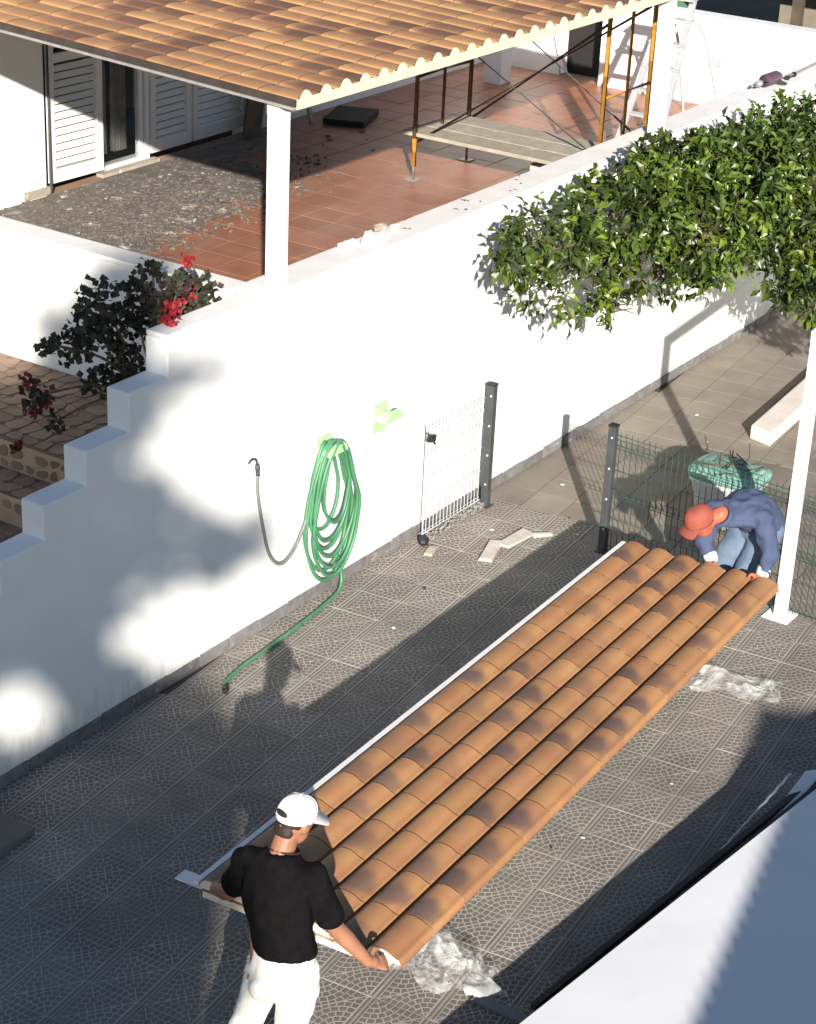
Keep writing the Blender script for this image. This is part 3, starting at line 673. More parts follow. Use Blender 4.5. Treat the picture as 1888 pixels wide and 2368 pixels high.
for i in range(NXg+1):
    for j in range(NYg+1):
        x = 10.6+5.4*i/NXg; y = 2.6+1.95*j/NYg
        e = noise.noise(Vector((x*1.3, y*1.3, 0)))*.5+noise.noise(Vector((x*5, y*5, 3)))*.35
        m_ = (y-2.95-.10*max(0, x-12.2))*1.2+e-(.8 if x < 11.2 else 0)*(11.2-x)-(max(0, x-13.9))*.8
        idx[i, j] = (len(b.v), m_); b.v.append(Vector((x, y, 1.5915+max(0, min(m_, .8))*.012+.003*noise.noise(Vector((x*14, y*14, 5))))))
for i in range(NXg):
    for j in range(NYg):
        if min(idx[i, j][1], idx[i+1, j][1], idx[i+1, j+1][1], idx[i, j+1][1]) > 0:
            b.f.append([idx[i, j][0], idx[i+1, j][0], idx[i+1, j+1][0], idx[i, j+1][0]]); b.m.append(0)
tag(b.build('cement_dust', M['dust'], recenter=False, smooth=True), 'layer of grey cement dust on the terracotta floor before the shutters', 'dust', kind='stuff')

# ================================================================== LEAVES / PLANTS
def leaf(b, c, d, n, L, W, tint, fold=.25):
    d = d.normalized(); s = d.cross(n)
    if s.length < 1e-4: s = Vector((1, 0, 0))
    s.normalize(); n = s.cross(d)
    o = len(b.v)
    b.v += [c, c+d*L*.45+s*W/2+n*W*fold, c+d*L*.5, c+d*L*.45-s*W/2+n*W*fold, c+d*L-n*L*.12]
    b.f += [[o, o+2, o+1], [o, o+3, o+2], [o+1, o+2, o+4], [o+2, o+3, o+4]]; b.m += [b.cur]*4
    b.c += [tint]*5
def rdir():
    z = jit(1); a = random.uniform(0, 6.2832); r = math.sqrt(1-z*z); return Vector((r*math.cos(a), r*math.sin(a), z))

tr = empty('garden_tree', (17.2, -1.95, 0), 'dense glossy green tree spreading over the far end of the white wall', 'tree')
crown = MB()
lobes = [ # centre, radii, sprigs
 ((12.35,-.62,2.33),(.58,.30,.30),38), ((12.75,-.66,2.0),(.70,.30,.36),24), ((13.35,-.75,2.35),(.7,.4,.36),80), ((13.5,-.85,1.92),(.75,.35,.30),30),
 ((14.1,-.8,2.5),(.7,.4,.32),120), ((14.3,-1.0,2.05),(.75,.45,.40),110), ((14.9,-1.05,2.40),(.75,.5,.42),160), ((15.4,-1.3,1.95),(.8,.6,.55),180),
 ((15.6,-1.2,2.46),(.8,.6,.46),170), ((16.3,-1.3,2.22),(.9,.7,.62),210), ((16.4,-1.5,1.6),(.9,.7,.55),150), ((17.2,-1.6,2.15),(.9,.8,.72),150), ((17.2,-1.8,1.5),(.8,.7,.55),80), ((15.2,-2.75,1.65),(.7,.5,.5),70), ((16.1,-2.5,1.9),(.8,.6,.6),80), ((16.4,-1.2,1.05),(.5,.4,.25),50), ((13.3,-.7,1.58),(.22,.2,.12),5),((14.3,-.85,1.6),(.18,.18,.12),5)]
def cl(x): return max(0, x)
for c, r, k in lobes:
    c = Vector(c)
    for _ in range(int(k*2.4)):
        d = rdir(); rad = random.uniform(.45, 1.02)**.6
        p = c+Vector((d.x*r[0], d.y*r[1], d.z*r[2]))*rad
        out = Vector((d.x*.5, d.y*.8-.25, .25+.35*d.z))+rdir()*.45
        out.normalize(); base = random.choice((.4, .6, .8, 1.0, 1.3, 1.7)); yel = random.random()
        for q in range(random.randint(6, 10)):
            dd = (out*.5+rdir()*.75+Vector((0, 0, -.35))); L = random.choice((.045, .06, .075, .085, .10, .12))
            t = base*random.uniform(.7, 1.3); tint = (t*(1.25 if yel > .7 else 1.0), t*(1.1 if yel > .7 else 1.0), t*(.6 if yel > .8 else 1))
            leaf(crown, p+rdir()*random.uniform(.01, .09), dd, Vector((0, -.45, 1))+rdir()*.7, L, L*.50, tint)
for c, r, k in lobes:
    c = Vector(c)
    for q in range(7):
        d = rdir(); p1 = c+Vector((d.x*r[0], d.y*r[1], d.z*r[2]))*1.05; p0 = c+rdir()*.08
        tw = MB(); tw.tube(catmull([p0, p0.lerp(p1, .5)+rdir()*.05, p1], 3), [.009, .008, .007, .006, .005, .004, .003], 5); tw.build('twig', M['bark'], tr)
crown.build('crown', M['leaf'], tr, kind='stuff', recenter=False)
b = MB(); b.tube(catmull([(17.2,-1.95,-.03), (17.15,-1.9,.6), (16.9,-1.7,1.2)], 4), [.15,.14,.13,.13,.12,.12,.11,.11,.10], 10); b.build('trunk', M['bark'], tr, smooth=True)
for e in (((16.9,-1.7,1.2),(16.0,-1.35,1.75),(14.9,-1.05,2.15),(13.4,-.8,2.2),(12.4,-.65,2.28)), ((16.9,-1.7,1.2),(16.5,-1.4,1.9),(15.7,-1.2,2.5)), ((16.9,-1.7,1.2),(17.2,-1.6,1.9),(17.2,-1.5,2.6)), ((14.9,-1.05,2.15),(13.9,-.9,1.85),(13.3,-.78,1.7))):
    pts = catmull(e, 4); b = MB(); b.tube(pts, [.07-.058*k/(len(pts)-1) for k in range(len(pts))], 7); b.build('limb', M['bark'], tr, smooth=True)

# geranium in a black pot on the landing
fp = empty('flower_pot', (9.2, .45, LZ), 'black plastic pot on the landing behind the stepped wall', 'pot')
b = MB(); n_ = 18
b.loft([[(9.2+r*math.cos(2*math.pi*k/n_), .45+r*math.sin(2*math.pi*k/n_), z) for k in range(n_)] for r, z in ((.13, LZ+.008), (.19, LZ+.40), (.205, LZ+.40), (.205, LZ+.44), (.185, LZ+.44), (.18, LZ+.38))]); b.build('shell', M['pot'], fp, smooth=True)
ge = empty('geranium', (9.2, .45, LZ+.38), 'straggling dark geranium with red flower heads growing out of the black pot', 'plant')
fol = MB(); blobs = [((8.85,.55,2.52),.17),((9.22,.5,2.54),.15),((9.6,.45,2.46),.14),((9.78,.42,2.34),.11),((9.04,.58,2.24),.20),((8.66,.6,2.27),.13),((8.87,.6,1.98),.11),((8.45,.72,1.98),.10),((8.42,.6,2.36),.07),((9.37,.45,2.30),.15),((9.55,.42,2.40),.12),((9.05,.52,2.0),.17),((8.75,.58,2.38),.15),((9.15,.5,2.4),.16),((8.55,.68,1.78),.07),((9.3,.5,2.68),.06),((9.25,.25,2.58),.10),((9.05,.25,2.55),.09)]
for c, r in blobs:
    for _ in range(int(95*(r/.14)**2)):
        p = Vector(c)+rdir()*r*random.random()**.4; t = random.uniform(.6, 1.4)
        n_ = (Vector((-.3,-.4,.8))+rdir()*.8).normalized(); d = n_.cross(rdir()); leaf(fol, p, d, n_, .05, .052, (t, t, t), .1)
fol.build('foliage', M['gleaf'], ge, kind='stuff', recenter=False)
for c, r in blobs:
    b = MB(); c = Vector(c); b.tube(catmull([(9.2+jit(.05), .45+jit(.05), LZ+.36), ((c.x+9.2)/2+jit(.04), (c.y+.45)/2, (c.z+LZ+.5)/2), c], 4), .008, 5); b.build('stem', M['twig'], ge)
for c, r, mm in (((8.97,.10,2.49),.06,'petal'), ((9.06,.13,2.52),.07,'petal'), ((9.30,.30,2.58),.05,'petal'), ((9.5,.40,2.46),.07,'petal'), ((9.48,.42,2.40),.05,'petal'), ((9.58,.45,2.64),.05,'petal'), ((9.35,.36,2.25),.06,'petal'), ((8.42,.72,1.90),.06,'petaldark'), ((8.50,.70,1.95),.05,'petaldark'), ((8.38,.74,2.08),.045,'petaldark'), ((8.38,.85,1.62),.04,'petaldark')):
    b = MB()
    for _ in range(40):
        p = Vector(c)+rdir()*r*random.random()**.5; n_ = (rdir()+Vector((-.3,-.5,.4))).normalized(); leaf(b, p, n_.cross(rdir()), n_, .035, .034, (1, 1, 1), .1)
    b.c = []; b.build('flower_head', M[mm], ge)

# ================================================================== HOSE
ho = empty('garden_hose', (10.5, -.05, .1), 'coiled green garden hose hanging on the white wall', 'hose')
path = []
nl = 9
specs = [(10.47,1.22,.55,.10), (10.50,1.21,.22,.155), (10.52,1.22,.14,.165), (10.50,1.20,.40,.135), (10.55,1.21,.32,.15), (10.49,1.22,.47,.125), (10.54,1.215,.18,.16), (10.52,1.22,.26,.15), (10.50,1.22,.62,.09)]
for q, (cx, zt, zb, hw) in enumerate(specs):
    cz = (zt+zb)/2; hh = (zt-zb)/2; hw *= 1.55
    for k in range(20):
        t = math.pi/2+2*math.pi*k/20; bul = 1.0 if math.sin(t) > 0 else 1.12
        sh = .42*(-hh*math.sin(t))*0
        path.append((jit(.006)+cx+hw*bul*math.cos(t)*(1-.25*max(0, math.sin(t)))+.04*(cz-hh*0-cz)+(.10*(zt-(cz+hh*math.sin(t)))*-.12), -.045-.011*q+.006*math.sin(t*2+q), cz+hh*math.sin(t)))
b = MB(); b.tube(catmull(path, 2), .0125, 8); b.build('coil', M['hose'], ho, smooth=True)
b = MB(); b.tube(catmull([(10.36,-.06,.95), (10.26,-.055,.72), (10.12,-.05,.52), (9.97,-.05,.465), (9.84,-.05,.58), (9.76,-.05,.82), (9.70,-.05,1.08), (9.695,-.05,1.24)], 6), .0115, 8); b.build('loose_end', M['hosegrey'], ho, smooth=True)
b = MB(); b.tube([(9.695,-.05,1.23), (9.692,-.05,1.275), (9.688,-.05,1.31)], [.017,.019,.014], 8); b.tube(catmull([(9.688,-.05,1.30), (9.675,-.05,1.345), (9.63,-.05,1.365), (9.595,-.05,1.345)], 4), .008, 6); b.build('nozzle', M['post'], ho, smooth=True)
b = MB(); b.tube(catmull([(10.62,-.07,.30), (10.66,-.08,.14), (10.60,-.11,.035), (10.35,-.15,.017), (10.0,-.19,.017), (9.6,-.22,.017), (9.3,-.24,.017), (9.08,-.28,.017), (9.0,-.33,.017)], 5), .0125, 8); b.build('ground_tail', M['hose'], ho, smooth=True)
b = MB(); b.tube([(9.02,-.325,.02), (8.97,-.36,.02)], .022, 8); b.build('coupling', M['rubber'], ho)
def holder(x, z, lab):
    h = empty('hose_holder', (x, -.01, z), lab, 'hose holder')
    b = MB(); b.box((x-.085, -.014, z-.13), (x+.085, -.003, z+.10)); b.build('back_plate', M['holder'], h, bevel=.006)
    rings = []
    for yy in (-.015, -.13):
        rings.append([(x+.10*math.cos(t), yy, z+.05*math.sin(t)-.01) for t in [math.pi*k/12 for k in range(13)]]+[(x+.092*math.cos(t), yy, z+.042*math.sin(t)-.012) for t in [math.pi*k/12 for k in range(12, -1, -1)]])
    b = MB(); b.loft(rings); b.build('saddle', M['holder'], h)
    b = MB(); rings = [[(x+.11*math.cos(t), yy, z+.085*math.sin(t)-.01) for t in [math.pi*k/12 for k in range(13)]] for yy in (-.131, -.139)]
    b.loft(rings); b.build('front_lip', M['holder'], h)
holder(10.50, 1.15, 'pale green plastic hose holder under the hanging coil')
holder(11.19, 1.18, 'empty pale green plastic hose holder on the white wall')
b = MB(); b.tube([(10.12,-.002,1.375), (10.12,-.05,1.375), (10.12,-.06,1.34)], .012, 8); b.bar((10.10,-.05,1.395), (10.15,-.05,1.40), .02, .012); tag(b.build('garden_tap', M['whitepaint']), 'small white garden tap on the wall above the hose', 'tap')

# ================================================================== GATE, FENCE, POSTS
def wire_panel(b, p0, p1, z0, z1, step, r, off, folds=()):
    p0, p1 = Vector(p0), Vector(p1); L = (p1-p0).length; d = (p1-p0)/L; n = Vector((-d.y, d.x, 0))
    k = 0; x = step/2
    zs = [z0]
    for fz in folds: zs += [fz-.03, fz, fz+.03]
    zs.append(z1)
    while x < L:
        q = p0+d*x; pts = []
        for z in zs: pts.append(q+Vector((0, 0, z))+(n*.022 if z in folds else Vector((0, 0, 0))))
        b.tube(pts, r, 5, cap=False); x += step
    hz = [z0+.02, z1-.03]
    for fz in folds: hz += [fz-.035, fz+.035]
    k = z0+.25
    while k < z1-.1: hz.append(k); k += .2
    for z in hz: b.tube([p0+Vector((0, 0, z))+n*off, p1+Vector((0, 0, z))+n*off], r*1.15, 5, cap=False)
def post(x, y, h, lab):
    p = empty('fence_post', (x, y, 0), lab, 'fence post')
    b = MB(); n_ = 4; b.box((x-.03, y-.03, .0), (x+.03, y+.03, h)); b.build('shaft', M['post'], p, bevel=.006)
    b = MB(); b.box((x-.034, y-.034, h), (x+.034, y+.034, h+.018)); b.build('cap', M['rubber'], p, bevel=.005)
    b = MB(); b.box((x-.05, y-.05, .003), (x+.05, y+.05, .012)); b.build('base_plate', M['post'], p)
    for z in (.2, .45, .7, .95):
        b = MB(); b.tube([(x-.0305, y-.008, z), (x-.0345, y-.008, z)], .009, 8); b.build('bolt', M['alu'], p)
post(12.56, -.135, 1.03, 'charcoal steel gate post standing against the white wall')
post(12.43, -1.27, 1.03, 'charcoal steel gate post out in the paving beside the green mesh fence')
ga = empty('mesh_gate', (12.1, -.1, 0), 'open wire mesh gate folded back against the white wall', 'gate')
b = MB(); wire_panel(b, (11.72,-.10,0), (12.52,-.10,0), .06, .96, .05, .0026, .004, (.86,)); b.build('wire_mesh', M['wire'], ga)
b = MB(); b.tube([(11.70,-.10,.05), (11.70,-.10,.95)], .006, 6); b.tube([(11.70,-.1,.06), (12.52,-.1,.06)], .006, 6); b.build('frame', M['wire'], ga)
b = MB(); b.bar((11.68,-.12,.86), (11.78,-.12,.84), .02, .05); b.tube([(11.70,-.10,.90), (11.69,-.15,.86), (11.72,-.16,.82)], .009, 6); b.build('latch', M['rubber'], ga)
b = MB()
for _ in range(260):
    c = Vector((random.uniform(11.72, 12.55), random.uniform(-.16, -.03), .012+random.random()*.02)); s = random.uniform(.006, .018); b.ell(c, (s, s*.8, s*.7), None, 6, 4)
tag(b.build('loose_gravel', M['gravel'], recenter=False), 'dark gravel lying under the open gate at the wall foot', 'gravel', kind='stuff')
b = MB(); b.ell((11.66,-.14,.035), (.06,.045,.04), Matrix.Rotation(.5, 3, 'Z'), 9, 6); tag(b.build('rock', M['rubber']), 'small dark rock at the free corner of the open gate', 'rock')
b = MB(); b.obox((11.58,-.26,.014), (.07,.02,0), (-.012,.03,0), (0,0,.010)); tag(b.build('tile_shard', M['plank']), 'broken tile shard on the paving near the dark rock', 'shard')
fe = empty('mesh_fence', (12.42, -2.1, 0), 'dark green wire mesh fence running from the charcoal post past the white pole', 'fence')
b = MB(); wire_panel(b, (12.43,-1.31,0), (12.33,-2.74,0), .04, 1.0, .05, .0032, .004, (.9, .5)); b.build('wire_mesh', M['wireg'], fe)
b = MB(); wire_panel(b, (12.32,-2.86,0), (12.18,-4.4,0), .04, 1.0, .05, .0032, .004, (.9, .5)); b.build('wire_mesh', M['wireg'], fe)
wp = empty('white_pole', (12.31, -2.80, 0), 'square white steel pole with foot plate rising through the mesh fence', 'pole')
b = MB(); b.box((12.27,-2.84,.012), (12.35,-2.76,2.10)); b.build('shaft', M['whitepaint'], wp, bevel=.006)
b = MB(); b.box((12.20,-2.90,.003), (12.42,-2.70,.012)); b.build('foot_plate', M['whitepaint'], wp)
b = MB(); b.bar((12.27,-2.80,2.14), (19.0,-2.80,2.60), .08, .08); b.build('top_rail', M['whitepaint'], wp)
b = MB(); b.box((18.9,-2.84,-.03), (18.98,-2.76,2.55)); b.build('far_shaft', M['whitepaint'], wp)
# debris beside the gate opening
b = MB()
b.obox((11.86,-.62,.018), (.16,.05,0), (-.012,.04,0), (0,0,.012)); b.obox((12.16,-.66,.02), (.17,-.015,0), (.006,.055,0), (0,0,.010)); b.obox((12.36,-.78,.016), (.06,-.05,0), (.012,.016,0), (0,0,.010))
b.v = [v+Vector((jit(.012), jit(.012), jit(.003))) for v in b.v]
tag(b.build('broken_lath', M['pale']), 'pale broken lath on the sunlit paving at the gate opening', 'lath')
for k, (x, y) in enumerate(((12.78,-.78), (12.2,-.42), (13.3,-.42), (11.05,-.55), (10.4,-.72), (12.55,-.98), (8.75,-2.95), (8.95,-3.05), (13.9,-.9), (14.4,-.7), (14.9,-.95), (15.4,-.6), (14.1,-1.2), (9.8,-3.2))):
    s = random.uniform(.008, .017); b = MB(); b.ell((x, y, .004+s*.4), (s*1.4, s, s*.45), Matrix.Rotation(jit(3), 3, 'Z'), 7, 4)
    tag(b.build('debris_crumb', M['pale'] if k % 3 else M['rubber']), 'small crumb of building debris on the courtyard paving', 'debris', 'debris crumbs on the paving')

# kerb beam and tub beyond the fence
b = MB(); b.prism([(15.16,-1.42,.003), (15.22,-1.20,.003), (18.2,-.98,.003), (18.2,-1.22,.003)], (0,0,.13)); tag(b.build('kerb_block', M['kerb'], bevel=.012), 'long white concrete kerb block on the paving under the tree', 'kerb')
tb = empty('garden_tub', (13.5, -1.78, 0), 'grey tub with green lid and twigs on it behind the mesh fence', 'tub')
n_ = 28; tc_ = Vector((13.5, -1.78, 0))
def ring(r, z, e=.8):
    out = []
    for k in range(n_):
        c_, s_ = math.cos(2*math.pi*k/n_), math.sin(2*math.pi*k/n_)
        out.append((tc_.x+r*e*math.copysign(abs(c_)**.5, c_), tc_.y+r*math.copysign(abs(s_)**.5, s_), z))
    return out
b = MB(); b.loft([ring(.20,.004), ring(.22,.1), ring(.27,.36), ring(.285,.37), ring(.285,.40), ring(.27,.405), ring(.1,.40)]); b.build('shell', M['tub'], tb, smooth=True)
b = MB(); b.loft([ring(.27,.406), ring(.30,.408), ring(.302,.455), ring(.285,.47), ring(.26,.475)]); b.build('lid_rim', M['tubgreen'], tb, smooth=True)
b = MB(); b.loft([ring(.02,.50), ring(.12,.495), ring(.22,.485), ring(.265,.47)]); b.build('lid', M['tubgreen'], tb, smooth=True)
b = MB()
for _ in range(26):
    a = random.uniform(0, 6.28); r = random.uniform(0, .22); p = tc_+Vector((r*math.cos(a), r*math.sin(a), .50)); d = rdir(); d.z = abs(d.z)*.3+.05
    b.tube([p, p+d*random.uniform(.08, .26)], .005, 5)
b.build('twigs', M['twig'], tb)

# ================================================================== CARRIED ROOF PANEL
A_ = Vector((6.365, -2.865, .840)); B_ = Vector((11.54, -2.48, .612))
pu = (B_-A_).normalized(); pv = Vector((-pu.y, pu.x, 0)).normalized(); pn = pu.cross(pv)   # pv points to the wall (+y)
PLEN = (B_-A_).length; PW = 1.14
def PP(u, v, n): return A_+pu*u+pv*v+pn*n
rp = empty('roof_panel', (A_+B_)/2, 'new orange tile-profile roof panel carried between the two men', 'roof panel')
PITP = PW/6; TP = tile_mesh(PITP, 'tile', M['tile_new'])
Mrot = Matrix((pu, pv, pn)).transposed()
nrow = int(PLEN/TL); TLp = PLEN/nrow
for i in range(nrow):
    for j in range(6):
        c = PP((i+.5)*TLp, PW/2-(j+.5)*PITP, 0)
        o = inst(TP, 'tile', c-rp.location, 0, rp, (TLp/TL, 1, 1)); o.rotation_euler = Mrot.to_euler()
b = MB(); b.obox(PP(PLEN/2, .03, -.047), pu*(PLEN/2-.006), pv*(PW/2-.05), pn*.015); b.build('foam_core', M['foamside'], rp)
b = MB(); b.obox(PP(PLEN/2, .03, -.064), pu*(PLEN/2-.004), pv*(PW/2-.05), pn*.0015); b.build('lower_sheet', M['whitepaint'], rp)
b = MB(); b.obox(PP(PLEN/2, PW/2+.016, .004), pu*(PLEN/2), pv*.014, pn*.011); b.obox(PP(.04, PW/2+.06, -.014), pu*.045, pv*.08, pn*.003); b.build('edge_flange', M['whitepaint'], rp)
b = MB()
for j in range(6):
    poly = [PP(-.004, PW/2-(j+.5)*PITP+y*.97, z+.006) for y, z in roll_profile(PITP)[2:-2]]
    poly += [PP(-.004, PW/2-(j+.5)*PITP-.485*PITP, -.008), PP(-.004, PW/2-(j+.5)*PITP+.485*PITP, -.008)]
    b.prism(poly, pu*.004)
b.build('end_foam', M['foamside'], rp)

# ================================================================== WHITE PANELS, LOWER RIGHT
def sheet(nm, c4, th, mat, par): b = MB(); n_ = (Vector(c4[1])-Vector(c4[0])).cross(Vector(c4[3])-Vector(c4[0])).normalized(); b.prism([Vector(p) for p in c4], -n_*th); return b.build(nm, mat, par)
ws = empty('panel_stack', (7.5, -5, .0), 'stack of white-faced roof panels lying on the courtyard paving', 'roof panels')
e0, e1 = Vector((5.0, -3.50, .20)), Vector((12.5, -4.54, .52)); dv = Vector((-.14, -1.0, .02)).normalized()*1.9
sheet('top_sheet', (e0, e0+dv, e1+dv, e1), .012, M['whitesheet'], ws)
sheet('panel_core', (e0-Vector((0,0,.014)), e0+dv-Vector((0,0,.014)), e1+dv-Vector((0,0,.014)), e1-Vector((0,0,.014))), .045, M['darktrim'], ws)
e2, e3 = e0+Vector((0,.012,-.064)), e1+Vector((0,.012,-.064))
sheet('under_sheet', (e2, e2+dv, e3+dv, e3), .012, M['whitesheet'], ws)
b = MB()
for t in (.08, .35, .62, .92):
    p = e0.lerp(e1, t)+dv*.5; b.obox((p.x, p.y, (p.z-.08)/2), (.06, 0, 0), (0, .75, 0), (0, 0, (p.z-.09)/2))
b.build('bearers', M['plank'], ws)
for k, (ya, zz) in enumerate(((.05, .05), (.11, .03))):
    b = MB(); b.bar(e0.lerp(e1, .30)+Vector((0, ya, -.12)), e0.lerp(e1, .66)+Vector((0, ya+.02, -.10)), .035, .035); tag(b.build('dark_bar', M['darktrim']), ('dark steel bar lying tight along the edge of the panel stack', 'dark steel bar lying a hand off the edge of the panel stack')[k], 'bar')
# tile sheets leaning at the edge of the stack
ls = empty('leaning_sheet', (9.6, -3.9, 0), 'corrugated roof sheet standing on edge in the shade beside the white panel stack', 'roof sheet')
p0, p1 = Vector((7.9,-3.80,.01)), Vector((9.9,-3.86,.19)); 
b = MB(); rings = []; n_ = 60
dl = (p1-p0); dn = Vector((.05, -.35, .05)).normalized(); up_ = Vector((.0, -.05, .11))
for hh in (0, 1):
    rings.append([Vector((p0+dl*k/n_))*1+up_*hh*(.35+.65*k/n_)-Vector((0, 0, .22))*0+dn*.003*math.sin(k*1.9) for k in range(n_+1)])
b.loft(rings, closed=False); b.build('corrugation', M['darktrim'], ls)
b = MB(); b.tube([v+Vector((0,0,.004)) for v in rings[1]], .008, 5); b.build('bare_edge', M['alu'], ls)
b = MB(); b.prism([(8.65,-3.98,.10), (9.9,-4.0,.34), (10.0,-4.08,.34), (8.72,-4.03,.08)], (0,.0,.02)); b.prism([(8.65,-3.98,.003), (8.72,-3.97,.003), (8.72,-3.99,.10), (8.65,-3.99,.10)], (0,.01,0)); b.prism([(9.8,-4.04,.003), (9.9,-4.04,.003), (9.9,-4.05,.33), (9.8,-4.05,.32)], (0,.02,0))
tag(b.build('white_board', M['whitepaint']), 'white board propped up beside the panel stack, its tip in the sun', 'board')
b = MB(); b.obox((7.32,-3.62,.012), (.035,0,0), (0,.30,0), (0,0,.008)); tag(b.build('grey_batten', M['greyboard']), 'grey batten lying in the shade beside the crumpled plastic', 'batten')

# crumpled plastic film
def film(cx, cy, sx, sy, rot, h, seed, lab, nx=80, ny=60):
    b = MB(); ca, sa_ = math.cos(rot), math.sin(rot)
    for i in range(nx+1):
        for j in range(ny+1):
            u, v = (i/nx-.5)*2, (j/ny-.5)*2; rr = math.sqrt(u*u+v*v)
            edge = 1+.35*noise.noise(Vector((u*1.7+seed, v*1.7, 1)))
            x, y = u*sx*edge, v*sy*edge
            q = Vector((x*4.0+seed, y*4.0, seed))
            rdg = lambda a: (1-min(1, abs(noise.noise(a))*3.2))**2
            z = .35+.5*noise.noise(q)+.40*rdg(q*1.1)+.25*rdg(q*2.1+Vector((3, 1, 0)))+.10*rdg(q*4.3)
            x += .07*noise.noise(q*1.3+Vector((9, 0, 0))); y += .07*noise.noise(q*1.3+Vector((0, 9, 0)))
            fall = max(0, 1-rr**2*.62)
            b.v.append(Vector((cx+x*ca-y*sa_, cy+x*sa_+y*ca, .006+h*z*fall)))
    for i in range(nx):
        for j in range(ny):
            k = i*(ny+1)+j; u, v = (i+.5)/nx*2-1, (j+.5)/ny*2-1
            if u*u+v*v+.5*noise.noise(Vector((u*2+seed, v*2, 7))) < .95: b.f.append([k, k+1, k+ny+2, k+ny+1]); b.m.append(0)
    used = sorted({i for f in b.f for i in f}); mp = {o: n for n, o in enumerate(used)}
    b.v = [b.v[i] for i in used]; b.f = [[mp[i] for i in f] for f in b.f]
    return tag(b.build('plastic_film', M['film'], smooth=True), lab, 'plastic film')
film(7.37, -3.06, .23, .34, .15, .22, 3.0, 'crumpled clear plastic film on the paving at the held corner of the panel')
film(11.15, -2.98, .19, .36, .25, .12, 8.0, 'flattened clear plastic film on the paving near the white pole')

# ================================================================== PEOPLE
def remesh(name, b, voxel, mat, parent, smooth=4, wrinkle=0.0, wscale=9.0, wdir=None):
    me = bpy.data.meshes.new('tmp'); me.from_pydata(b.v, [], b.f); o = bpy.data.objects.new('tmp', me); COL.objects.link(o)
    r = o.modifiers.new('r', 'REMESH'); r.mode = 'VOXEL'; r.voxel_size = voxel; r.use_smooth_shade = True
    s = o.modifiers.new('s', 'SMOOTH'); s.iterations = smooth; s.factor = .5
    dg = bpy.context.evaluated_depsgraph_get(); ev = o.evaluated_get(dg); m2 = bpy.data.meshes.new_from_object(ev)
    bpy.data.objects.remove(o); bpy.data.meshes.remove(me)
    if wrinkle:
        nr = [v.normal.copy() for v in m2.vertices]
        for v, n in zip(m2.vertices, nr):
            q = v.co*wscale
            if wdir: q = Vector((q.x*wdir[0], q.y*wdir[1], q.z*wdir[2]))
            k = 1-abs(noise.noise(q+Vector((0, 0, noise.noise(q*.5)*1.5))))*2
            v.co += n*(wrinkle*(k-.3)+wrinkle*.4*noise.noise(q*2.7))
    off = wloc(parent)
    for v in m2.vertices: v.co -= off
    for p in m2.polygons: p.use_smooth = True
    m2.materials.clear(); m2.materials.append(mat); m2.name = name
    ob = bpy.data.objects.new(name, m2); COL.objects.link(ob); ob.parent = parent
    return ob
def ering(c, side, fr, rx, ry, n=18):
    c = Vector(c); side = Vector(side).normalized(); fr = Vector(fr).normalized()
    return [c+side*rx*math.cos(2*math.pi*k/n)+fr*ry*math.sin(2*math.pi*k/n) for k in range(n)]
def hand(b, wrist, palm_dir, across, curl, s=1.0, thumb=1):
    # palm_dir: towards the fingers; across: index -> little finger; curl: side the fingers bend to
    w_ = Vector(wrist); d = Vector(palm_dir).normalized(); a = Vector(across).normalized(); c = Vector(curl).normalized()
    pc = w_+d*.048*s; b.cap(w_-d*.01, w_+d*.03*s, .026*s, .03*s, 10)
    for t in (-.027, -.009, .009, .027): b.cap(w_+d*.015*s+a*t*.6*s, w_+d*.09*s+a*t*s, .014*s, .0125*s, 8)
    for k, (t, L) in enumerate(((-.030, .95), (-.010, 1.08), (.010, 1.0), (.029, .78))):
        p0 = w_+d*.09*s+a*t*s; p1 = p0+(d*.8+c*.6).normalized()*.036*L*s; p2 = p1+(d*.15+c).normalized()*.026*L*s; p3 = p2+(c*.8-d*.45).normalized()*.02*L*s
        b.cap(p0, p1, .0105*s, .0095*s, 8); b.cap(p1, p2, .0095*s, .0088*s, 8); b.cap(p2, p3, .0088*s, .0078*s, 8)
    q0 = w_+d*.03*s-a*.028*s; q1 = q0+(d*.7-a*.75-c*.15).normalized()*.04*s; q2 = q1+(d*.9-a*.05+c*.15).normalized()*.034*s
    b.cap(q0, q1, .0145*s, .0115*s, 8); b.cap(q1, q2, .0115*s, .009*s, 8)

# ---- the man at the near end: black shirt, white trousers, white cap
m1 = empty('person', (5.9, -3.05, 0), 'man in black T-shirt, white trousers and white cap lifting the near end of the panel', 'person')
F1 = Vector((.95, .12, -.12)).normalized(); S1 = Vector((.22, -.97, 0)).normalized()    # facing, his right
HD = Vector((.90, -.22, -.38)).normalized()          # where the face looks
NK = Vector((6.075, -2.985, 1.475)); HC = Vector((6.165, -2.985, 1.585))
SHL, SHR = Vector((6.025, -2.825, 1.375)), Vector((6.08, -3.15, 1.385))
ELL, ELR = Vector((6.10, -2.665, 1.085)), Vector((6.155, -3.225, 1.105))
WRL, WRR = Vector((6.27, -2.44, .905)), Vector((6.26, -3.345, .905))
HPL, HPR = Vector((5.925, -3.015, .94)), Vector((5.965, -3.175, .94))
KNL, KNR = Vector((5.76, -2.96, .53)), Vector((5.89, -3.16, .51))
FTL, FTR = Vector((5.46, -2.93, .09)), Vector((5.62, -3.13, .09))
b = MB()
hside = HD.cross(Vector((0, 0, 1))).normalized(); hup = hside.cross(HD).normalized()
hrot = Matrix((HD, -hside, hup)).transposed()
b.ell(HC, (.092, .074, .10), hrot); b.ell(HC+HD*.02-hup*.06, (.068, .06, .06), hrot)        # skull, jaw
b.cap(HC+HD*.09+hup*.0, HC+HD*.105-hup*.025, .010, .014, 8)                               # nose
